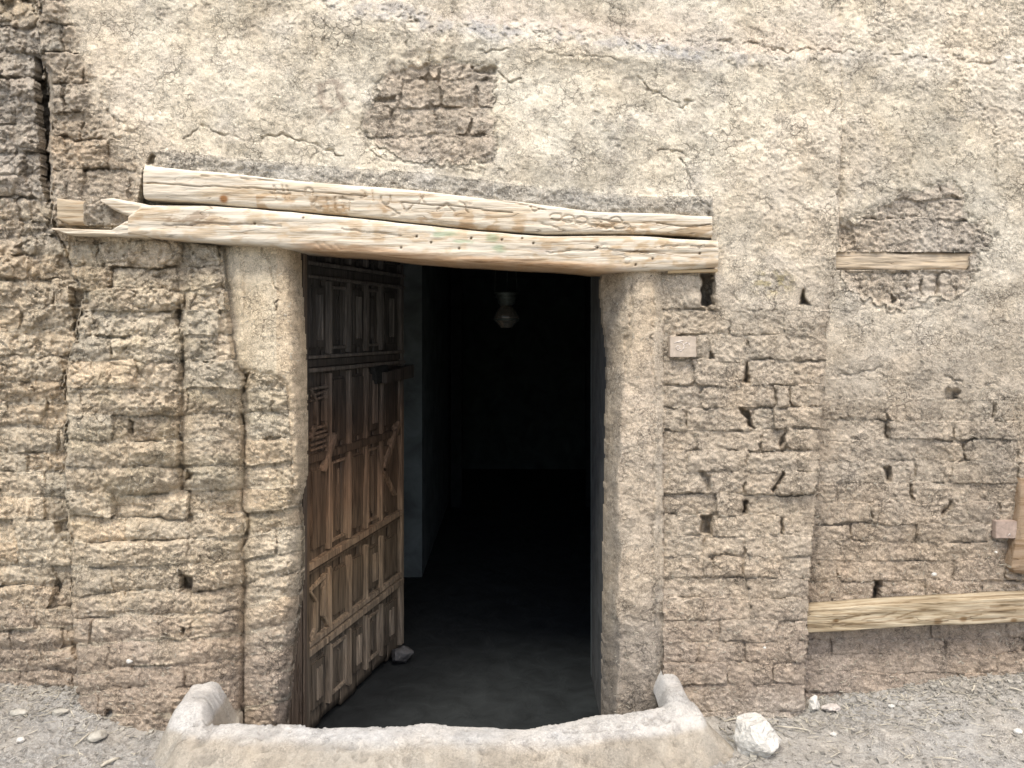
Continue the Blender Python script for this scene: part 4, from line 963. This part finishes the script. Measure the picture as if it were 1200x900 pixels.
lathe('glass_globe', [pp(7, 358), pp(9, 361), pp(13, 367), pp(14.6, 372), pp(13.5, 376), pp(10.5, 379.5), pp(8, 382), pp(7.6, 384), pp(0.3, 384.2)], M_glass, lampo)
lathe('rim_ring', [pp(13.8, 373), pp(14.9, 373.6), pp(14.9, 374.8), pp(13.8, 375.4)], M_lampmetal, lampo)
for a, b in ((579.5, 586), (594.5, 594), (606, 600)):
    tube('wire', [((a - 593.5) * s, 0, (364 - 344) * s), ((b - 593.5) * s, 0, 2.12 - lz)], 0.0018, M_lampmetal, lampo, 5)

# ================================================================= ground
def gh(x, y):
    g = 0.085 * sst(0.95, 1.95, x) * sst(-0.55, 0.12, y) + 0.02 * sst(-1.1, -1.6, x) * sst(-0.2, 0.15, y)
    g = g + 0.012 * sst(-0.10, 0.10, y) + 0.018 * fbm(x * 1.6 + 3, y * 1.6, 4, 3)
    return g
gx = np.concatenate([-np.geomspace(60, 2.4, 22)[:-1], np.arange(-2.4, 2.4, 0.0052), np.geomspace(2.4, 60, 22)])
gy = np.concatenate([-np.geomspace(60, 0.62, 30)[:-1], np.arange(-0.62, 0.26, 0.0052), [0.32]])
GX, GY = np.meshgrid(gx, gy)
nearw = sst(-0.6, -0.45, GY)
rf1, rf2, rid_ = worley(GX * 45 + fbm(GX * 20, GY * 20, 2, 2), GY * 45, 4)
rubb = sst(-0.1, 0.5, fbm(GX * 3.2, GY * 3.2 + 4, 7, 3) + 0.75 * sst(-0.16, 0.10, GY) + 0.35 * sst(-1.05, -1.3, GX) - 0.35 * sst(0.9, 1.3, GX) * sst(-.15, -.2, GY) - 0.32)
GZ = gh(GX, GY) + nearw * (0.0028 * fbm(GX * 25, GY * 25, 6, 4) + rubb * (0.007 * np.clip(1 - rf1 * 1.5, 0, 1) * sst(0.35, 0.8, rid_) + 0.006 * fbm(GX * 60, GY * 60, 3, 2) + 0.004 * ridge(GX * 30, GY * 40, 5, 2)))
gc = np.empty(GX.shape + (3,)); gc[:] = (0.395, 0.378, 0.342)
wv = (0.6 * rubb)[..., None]; gc = gc * (1 - wv) + np.array([0.30, 0.29, 0.265]) * wv
wv = (sst(0.45, 0.9, rid_) * rubb * np.clip(1.2 - rf1 * 2, 0, 1) * 0.5)[..., None]; gc = gc * (1 - wv) + np.array([0.36, 0.345, 0.31]) * wv
wv = (0.4 * sst(0, 0.8, fbm(GX * 2, GY * 3, 9, 3)))[..., None]; gc = gc * (1 - wv) + np.array([0.42, 0.405, 0.37]) * wv
xl, xr = -1.03, 0.62
inside = (GX > xl) & (GX < xr) & (GY > -0.20)
gq = ~(inside[:-1, :-1] | inside[1:, 1:])
tag(grid_part('ground', GX, GY, GZ, gq, M_ground, None, gc), kind='structure')

# ---- raised door sill
cx = np.arange(-1.36, 0.86, 0.0045); cy = np.concatenate([np.arange(-0.66, -0.10, 0.0045), np.arange(-0.10, 0.06, 0.006)])
SX, SY = np.meshgrid(cx, cy)
n1 = fbm(SX * 9, SY * 9, 5, 3); n2 = fbm(SX * 40, SY * 40, 8, 3)
ub = np.array([205, 270, 330, 400, 460, 505, 530, 620, 700, 780, 830]); vbk = np.array([838, 840, 845, 848, 847, 841, 843, 842, 830, 818, 812])
# back top edge: plan position and height of the sill along its length
zt_u = np.array([0.115, 0.118, 0.118, 0.116, 0.116, 0.118, 0.118, 0.120, 0.128, 0.138, 0.14])
ybk_u = (CZ - zt_u) * F / (vbk - HV) - D
xk = (ub - 600) * (D + ybk_u) / F
yb = np.interp(cx, xk, ybk_u)[None, :]; zt = np.interp(cx, xk, zt_u)[None, :]
wd = np.interp(cx, [-1.3, -0.9, -0.45, 0.1, 0.5, 0.75], [0.09, 0.11, 0.125, 0.12, 0.10, 0.08])[None, :]
yf_ = yb - wd + 0.008 * n1
g0 = gh(SX, SY) - 0.006
def smax(a, b, k): h = np.clip(0.5 + 0.5 * (a - b) / k, 0, 1); return b * (1 - h) + a * h + k * h * (1 - h)
# body: rises from the street in a flared front, flat rounded top, sheer back
d_front = SY - yf_
prof_ = (zt - 0.012 * sst(0.07, 0, d_front)) * sst(-0.13, 0.015, d_front) ** 0.9
endL = sst(-1.165, -1.07, SX + 0.10 * (SY + 0.3) + 0.012 * n1); endR = sst(0.74, 0.655, SX + 0.16 * (SY + 0.3) + 0.012 * n1)
body = prof_ * endL * endR
hornL = 0.170 * np.exp(-(np.abs((SX + 1.098 + 0.10 * (SY + 0.2)) / 0.092) ** 3.6)) * sst(-0.40, -0.20, SY - 0.0)
hornR = 0.176 * np.exp(-(np.abs((SX - 0.585 + 0.012) / 0.072) ** 3.2)) * sst(-0.36, -0.16, SY)
hornR = np.maximum(hornR, 0.120 * sst(0.80, 0.60, SX + 0.3 * (SY + 0.2)) * sst(-0.36, -0.2, SY) * (SX > 0.58))
hz = smax(smax(body * (SY < yb + 0.0), hornL, 0.03), hornR, 0.03)
hz = np.maximum(hz - 0.0155, 0)
SZ = np.maximum(g0, hz + 0.0035 * n1 + 0.0016 * n2 + 0.0012 * fbm(SX * 90, SY * 90, 3, 2))
SZ = g0 - 0.006 + hz * 1.06 + (0.005 * n1 + 0.0010 * n2) * sst(0, 0.05, hz)
# behind the sill between the jambs the floor drops away
behind = (SY > yb) & (SX > -1.03 + 0.04 * n1) & (SX < 0.545) & ~((hornL > 0.012)) & ~(hornR > 0.11)
SZ = np.where(behind, -0.25, SZ)
tp = sst(0.085, 0.105, hz + 0.006 * n1)[..., None]
scol = np.empty(SX.shape + (3,)); schip = sst(0.55, 0.75, fbm(SX * 22, SY * 30, 10, 4)); SZ = SZ - 0.006 * schip * sst(0, 0.05, hz) + 0.0008 * fbm(SX * 60, SY * 60, 2, 3) * sst(0, 0.05, hz); scol[:] = (0.355, 0.320, 0.262)
wv = (sst(0.0, 0.6, n1 + 0.3 * n2) * 0.5)[..., None]; scol = scol * (1 - wv) + np.array([0.36, 0.335, 0.285]) * wv
scol = scol * (1 - tp) + np.array([0.47, 0.46, 0.435]) * tp  # whitish top over dirty beige front, with skylight from above painted in
scol = scol * (1 - 0.22 * schip[..., None]) * (1 - 0.18 * sst(0.1, 0.7, fbm(SX * 5, SY * 12, 3, 4)))[..., None]
schk = (hornL < 0.012) & (SX > -1.045) & (SX < -0.86) & (SY > yb + 0.0)
sq = (hz > 0.0015)[:-1, :-1] | behind[:-1, :-1]
sq &= ~((SY > 0.02)[:-1, :-1])
sq &= ~((SY > yb + 0.005) & (SX > -1.05) & (SX < 0.5) & (hornL < 0.012))[:-1, :-1]
sq &= ~schk[:-1, :-1]
sq &= ~((behind & (SY > yb + 0.03))[:-1, :-1])
sill = grid_part('door_sill', SX, SY, SZ, sq, M_lime, None, scol)
tag(sill, 'raised whitewashed mud sill curving across the foot of the doorway', 'doorstep')

# ---- stones and litter
def rock(name, loc, size, mat, label, cat='stone', seed=0, flat=0.0, rot=0.0, sub=4, cuts=6, amp=0.12, group=None):
    import bmesh
    rr = random.Random(seed)
    bm = bmesh.new(); bmesh.ops.create_icosphere(bm, subdivisions=sub, radius=1)
    planes = []
    for _ in range(cuts):
        n = Vector((rr.gauss(0, 1), rr.gauss(0, 1), rr.gauss(0, 1))).normalized(); planes.append((n, rr.uniform(0.62, 0.85)))
    from mathutils import noise as mn
    for v in bm.verts:
        p = v.co.copy()
        for n, d in planes:
            e = p.dot(n) - d
            if e > 0: p -= n * e * 0.92
        q = p * 2.2 + Vector((seed * 3.1, 0, 0))
        p *= 1 + amp * mn.noise(q) + amp * 0.5 * mn.noise(q * 3) + amp * 0.2 * mn.noise(q * 8)
        v.co = Vector((p.x * size[0], p.y * size[1], p.z * size[2]))
    for f in bm.faces: f.smooth = True
    me = bpy.data.meshes.new(name); bm.to_mesh(me); bm.free(); me.materials.append(mat)
    o = bpy.data.objects.new(name, me); C.objects.link(o); o.location = loc; o.rotation_euler = (rot * 0.3, rot * 0.2, rot)
    return tag(o, label, cat, group)
def gpt(u, v, dz=0.0):
    """ground point seen at photo pixel (u, v)"""
    y = -0.2
    for _ in range(6):
        s = (D + y) / F; x = (u - 600) * s
        z = float(gh(np.array([[x]]), np.array([[y]]))[0, 0]) + dz
        y = (CZ - z) * F / (v - HV) - D
    return ((u - 600) * (D + y) / F, y, z)
a = gpt(890, 884); rock('stone', (a[0], a[1] + 0.03, a[2] + 0.05), (0.088, 0.07, 0.075), M_rock, 'large rough white stone lying on the ground right of the sill', seed=5, rot=-0.5, sub=5, cuts=9)
a = gpt(955, 836); rock('stone', (a[0], a[1] + 0.01, a[2] + 0.026), (0.028, 0.02, 0.036), M_rock, 'small jagged white stone at the corner of the right pier', seed=12, rot=0.6, cuts=10, amp=0.3)
a = gpt(975, 835); rock('plastic_scrap', (a[0], a[1] + 0.01, a[2] + 0.012), (0.034, 0.02, 0.016), M_fig, 'dull crumpled brownish scrap beside the small jagged white stone', 'litter', seed=21, rot=0.2, amp=0.25)
a = gpt(114, 867); rock('stone', (a[0], a[1], a[2] + 0.012), (0.026, 0.034, 0.018), M_rock2, 'smooth oval cream pebble on the ground before the left pier', seed=31, rot=-0.4, cuts=2, amp=0.05)
a = gpt(24, 869); rock('stone', (a[0], a[1], a[2] + 0.006), (0.015, 0.01, 0.009), M_rock, 'tiny white pebble near the lower left corner of the picture', seed=33, cuts=3)
a = gpt(70, 838); rock('stone', (a[0], a[1], a[2] + 0.01), (0.030, 0.014, 0.012), M_rock2, 'elongated pale stone fragment close to the foot of the left wall', seed=35, rot=0.5, cuts=5)
a = gpt(22, 838); rock('stone', (a[0], a[1], a[2] + 0.008), (0.035, 0.015, 0.013), M_rock2, 'flat grey-tan stone at the far left foot of the wall', seed=36, rot=-0.1, cuts=5)
a = gpt(977, 862); rock('stone', (a[0], a[1], a[2] + 0.004), (0.012, 0.009, 0.008), M_rock, 'tiny white pebble right of the large white stone', seed=37, cuts=4)
a = gpt(1193, 859); rock('stone', (a[0], a[1], a[2] + 0.006), (0.015, 0.012, 0.009), M_rock, 'tiny white pebble on bare ground at the right edge', seed=38, cuts=4)
a = gpt(1045, 829); rock('stone', (a[0], a[1], a[2] + 0.005), (0.012, 0.009, 0.007), M_rock, 'tiny white pebble among the straw litter under the low plank', seed=39, cuts=4)
rock('stone', (P(470, 772, 1.0)[0], 1.0, ZF + 0.045), (0.062, 0.05, 0.045), M_rockdark, 'grey stone on the dark floor at the foot of the open door leaf', seed=41, cuts=7)
# white chips bedded in the walls
for u, v, y, sz, lab in ((152, 775, -0.09, 0.013, 'white chip stuck low in the left pier'), (1095, 673, 0.075, 0.011, 'pale chip stuck in the right wall above the plank'), (1167, 647, 0.075, 0.006, 'tiny white chip just under the pinkish clay plaque'),
                       (896, 759, -0.045, 0.006, 'tiny white chip low in the right pier')):
    rock('wall_chip', P(u, v, y), (sz, 0.006, sz * 0.7), M_rock, lab, 'chip', seed=int(u), cuts=4, sub=2)
def stick(u0, v0, u1, v1, r_, label, mat=M_straw, cat='twig', bow=0.004):
    a = Vector(gpt(u0, v0, r_ + 0.004)); b = Vector(gpt(u1, v1, r_ + 0.004))
    pts = [a.lerp(b, t) + Vector((0, 0, bow * math.sin(t * math.pi))) + Vector((0, random.uniform(-.002, .002), 0)) for t in np.linspace(0, 1, 7)]
    o = tube('twig', [p - a for p in pts], r_, mat, None, 6, [0.6, 1, 1, 1, .9, .8, .4]); o.location = a
    return tag(o, label, cat)
stick(850, 845, 882, 841, 0.0032, 'short dry twig behind the large white stone')
stick(908, 851, 952, 857, 0.0024, 'thin dry twig running right from the large white stone')
stick(90, 872, 110, 857, 0.003, 'pale twig touching the oval cream pebble')
stick(118, 898, 141, 888, 0.006, 'pale curled strip at the bottom left edge of the ground', cat='litter')
stick(1094, 888, 1124, 891, 0.0022, 'thin straw on bare ground at lower right')
stick(1048, 876, 1066, 890, 0.0016, 'fine slanting straw stem on bare ground between the large stone and right edge')
stick(1139, 812, 1143, 802, 0.004, 'stubby pale straw piece close under the low plank')
stick(1182, 806, 1199, 811, 0.0035, 'bent pale straw piece at the right edge by the wall foot')
# loose gravel and chopped straw: one object each
def scatter(name, n, fn, maker, mat, label):
    Vs, Qs, k = [], [], 0
    for _ in range(n):
        p = fn()
        if p is None: continue
        v, q = maker(p); Vs.append(v); Qs.append(q + k); k += len(v)
    o = npmesh(name, np.concatenate(Vs), np.concatenate(Qs), mat, None, None, False)
    return tag(o, label, None, None, 'stuff')
def place():
    for _ in range(30):
        x = random.uniform(-2.3, 2.4); y = random.uniform(-0.62, 0.16)
        if -1.24 < x < 0.74 and y > -0.60: continue
        if random.random() < (0.18 + 0.9 * float(sst(-0.22, 0.08, np.array(y)))):
            return (x, y, float(gh(np.array([[x]]), np.array([[y]]))[0, 0]))
    return None
cube = np.array([(-1, -1, -1), (1, -1, -1), (1, 1, -1), (-1, 1, -1), (-1, -1, 1), (1, -1, 1), (1, 1, 1), (-1, 1, 1)], float)
cq = np.array([(0, 3, 2, 1), (4, 5, 6, 7), (0, 1, 5, 4), (1, 2, 6, 5), (2, 3, 7, 6), (3, 0, 4, 7)])
def mk_pebble(p):
    s_ = abs(random.gauss(0, 1)) * 0.0022 + 0.0016
    v = cube * np.array([s_ * random.uniform(.7, 1.5), s_ * random.uniform(.7, 1.5), s_ * 0.7]) + rng.normal(0, s_ * 0.28, (8, 3))
    a = random.uniform(0, 6.28); c, s2_ = math.cos(a), math.sin(a)
    v = v @ np.array([[c, s2_, 0], [-s2_, c, 0], [0, 0, 1]])
    return v + np.array(p) + [0, 0, 0.003], cq
def mk_straw(p):
    L = random.uniform(0.006, 0.024); w_ = random.uniform(0.0006, 0.0014)
    v = cube * np.array([L, w_, w_ * 0.7]); v[:, 2] += v[:, 0] * random.uniform(-0.15, 0.35)
    a = random.uniform(0, 6.28); c, s2_ = math.cos(a), math.sin(a)
    v = v @ np.array([[c, s2_, 0], [-s2_, c, 0], [0, 0, 1]])
    return v + np.array(p) + [0, 0, 0.0065], cq
scatter('gravel', 1700, place, mk_pebble, M_litter, 'loose grey gravel and crumbs along the foot of the walls')
scatter('pale_gravel', 500, place, mk_pebble, M_rock2, 'scattered pale grit on the dusty ground')
scatter('chopped_straw', 1300, place, mk_straw, M_straw, 'chopped pale straw littering the ground by the walls')
scatter('dark_straw', 900, place, mk_straw, M_litter, 'greyish chaff scattered on the ground')
# straw ends sticking out of the mud walls, sampled on the real wall surface
def wallpt():
    for _ in range(20):
        j = random.randrange(20, len(us) - 20); i = random.randrange(20, len(vs) - 20)
        if hole_door[i, j] or bm_mask[i, j] or inhole[i, j] or V[i, j] > 835: continue
        return (WX[i, j], WY[i, j], WZ[i, j])
    return None
def mk_wstraw(p):
    L = random.uniform(0.003, 0.009); w_ = random.uniform(0.0005, 0.0010)
    v = cube * np.array([L, w_, w_]); v[:, 1] -= v[:, 0] * random.uniform(-0.05, 0.25)
    a = random.gauss(0, 0.9); c, s2_ = math.cos(a), math.sin(a)
    v = v @ np.array([[c, 0, s2_], [0, 1, 0], [-s2_, 0, c]])
    return v + np.array(p) - [0, 0.002, 0], cq
scatter('straw_in_mud', 5000, wallpt, mk_wstraw, M_straw, 'chopped straw ends showing all over the mud walls')
for o in list(C.objects):
    if o.parent: continue
    n = o.name.split('.')[0]
    g = {'stone': 'loose stones on the ground', 'twig': 'dry twigs and straws on the ground', 'wall_chip': 'pale chips stuck in the mud walls', 'lintel_beam': 'timber beams over the doorway', 'mud_brick_wall': 'mud brick walls and piers', 'clay_plaque': 'clay plaques on the wall'}.get(n)
    if g: o['group'] = g
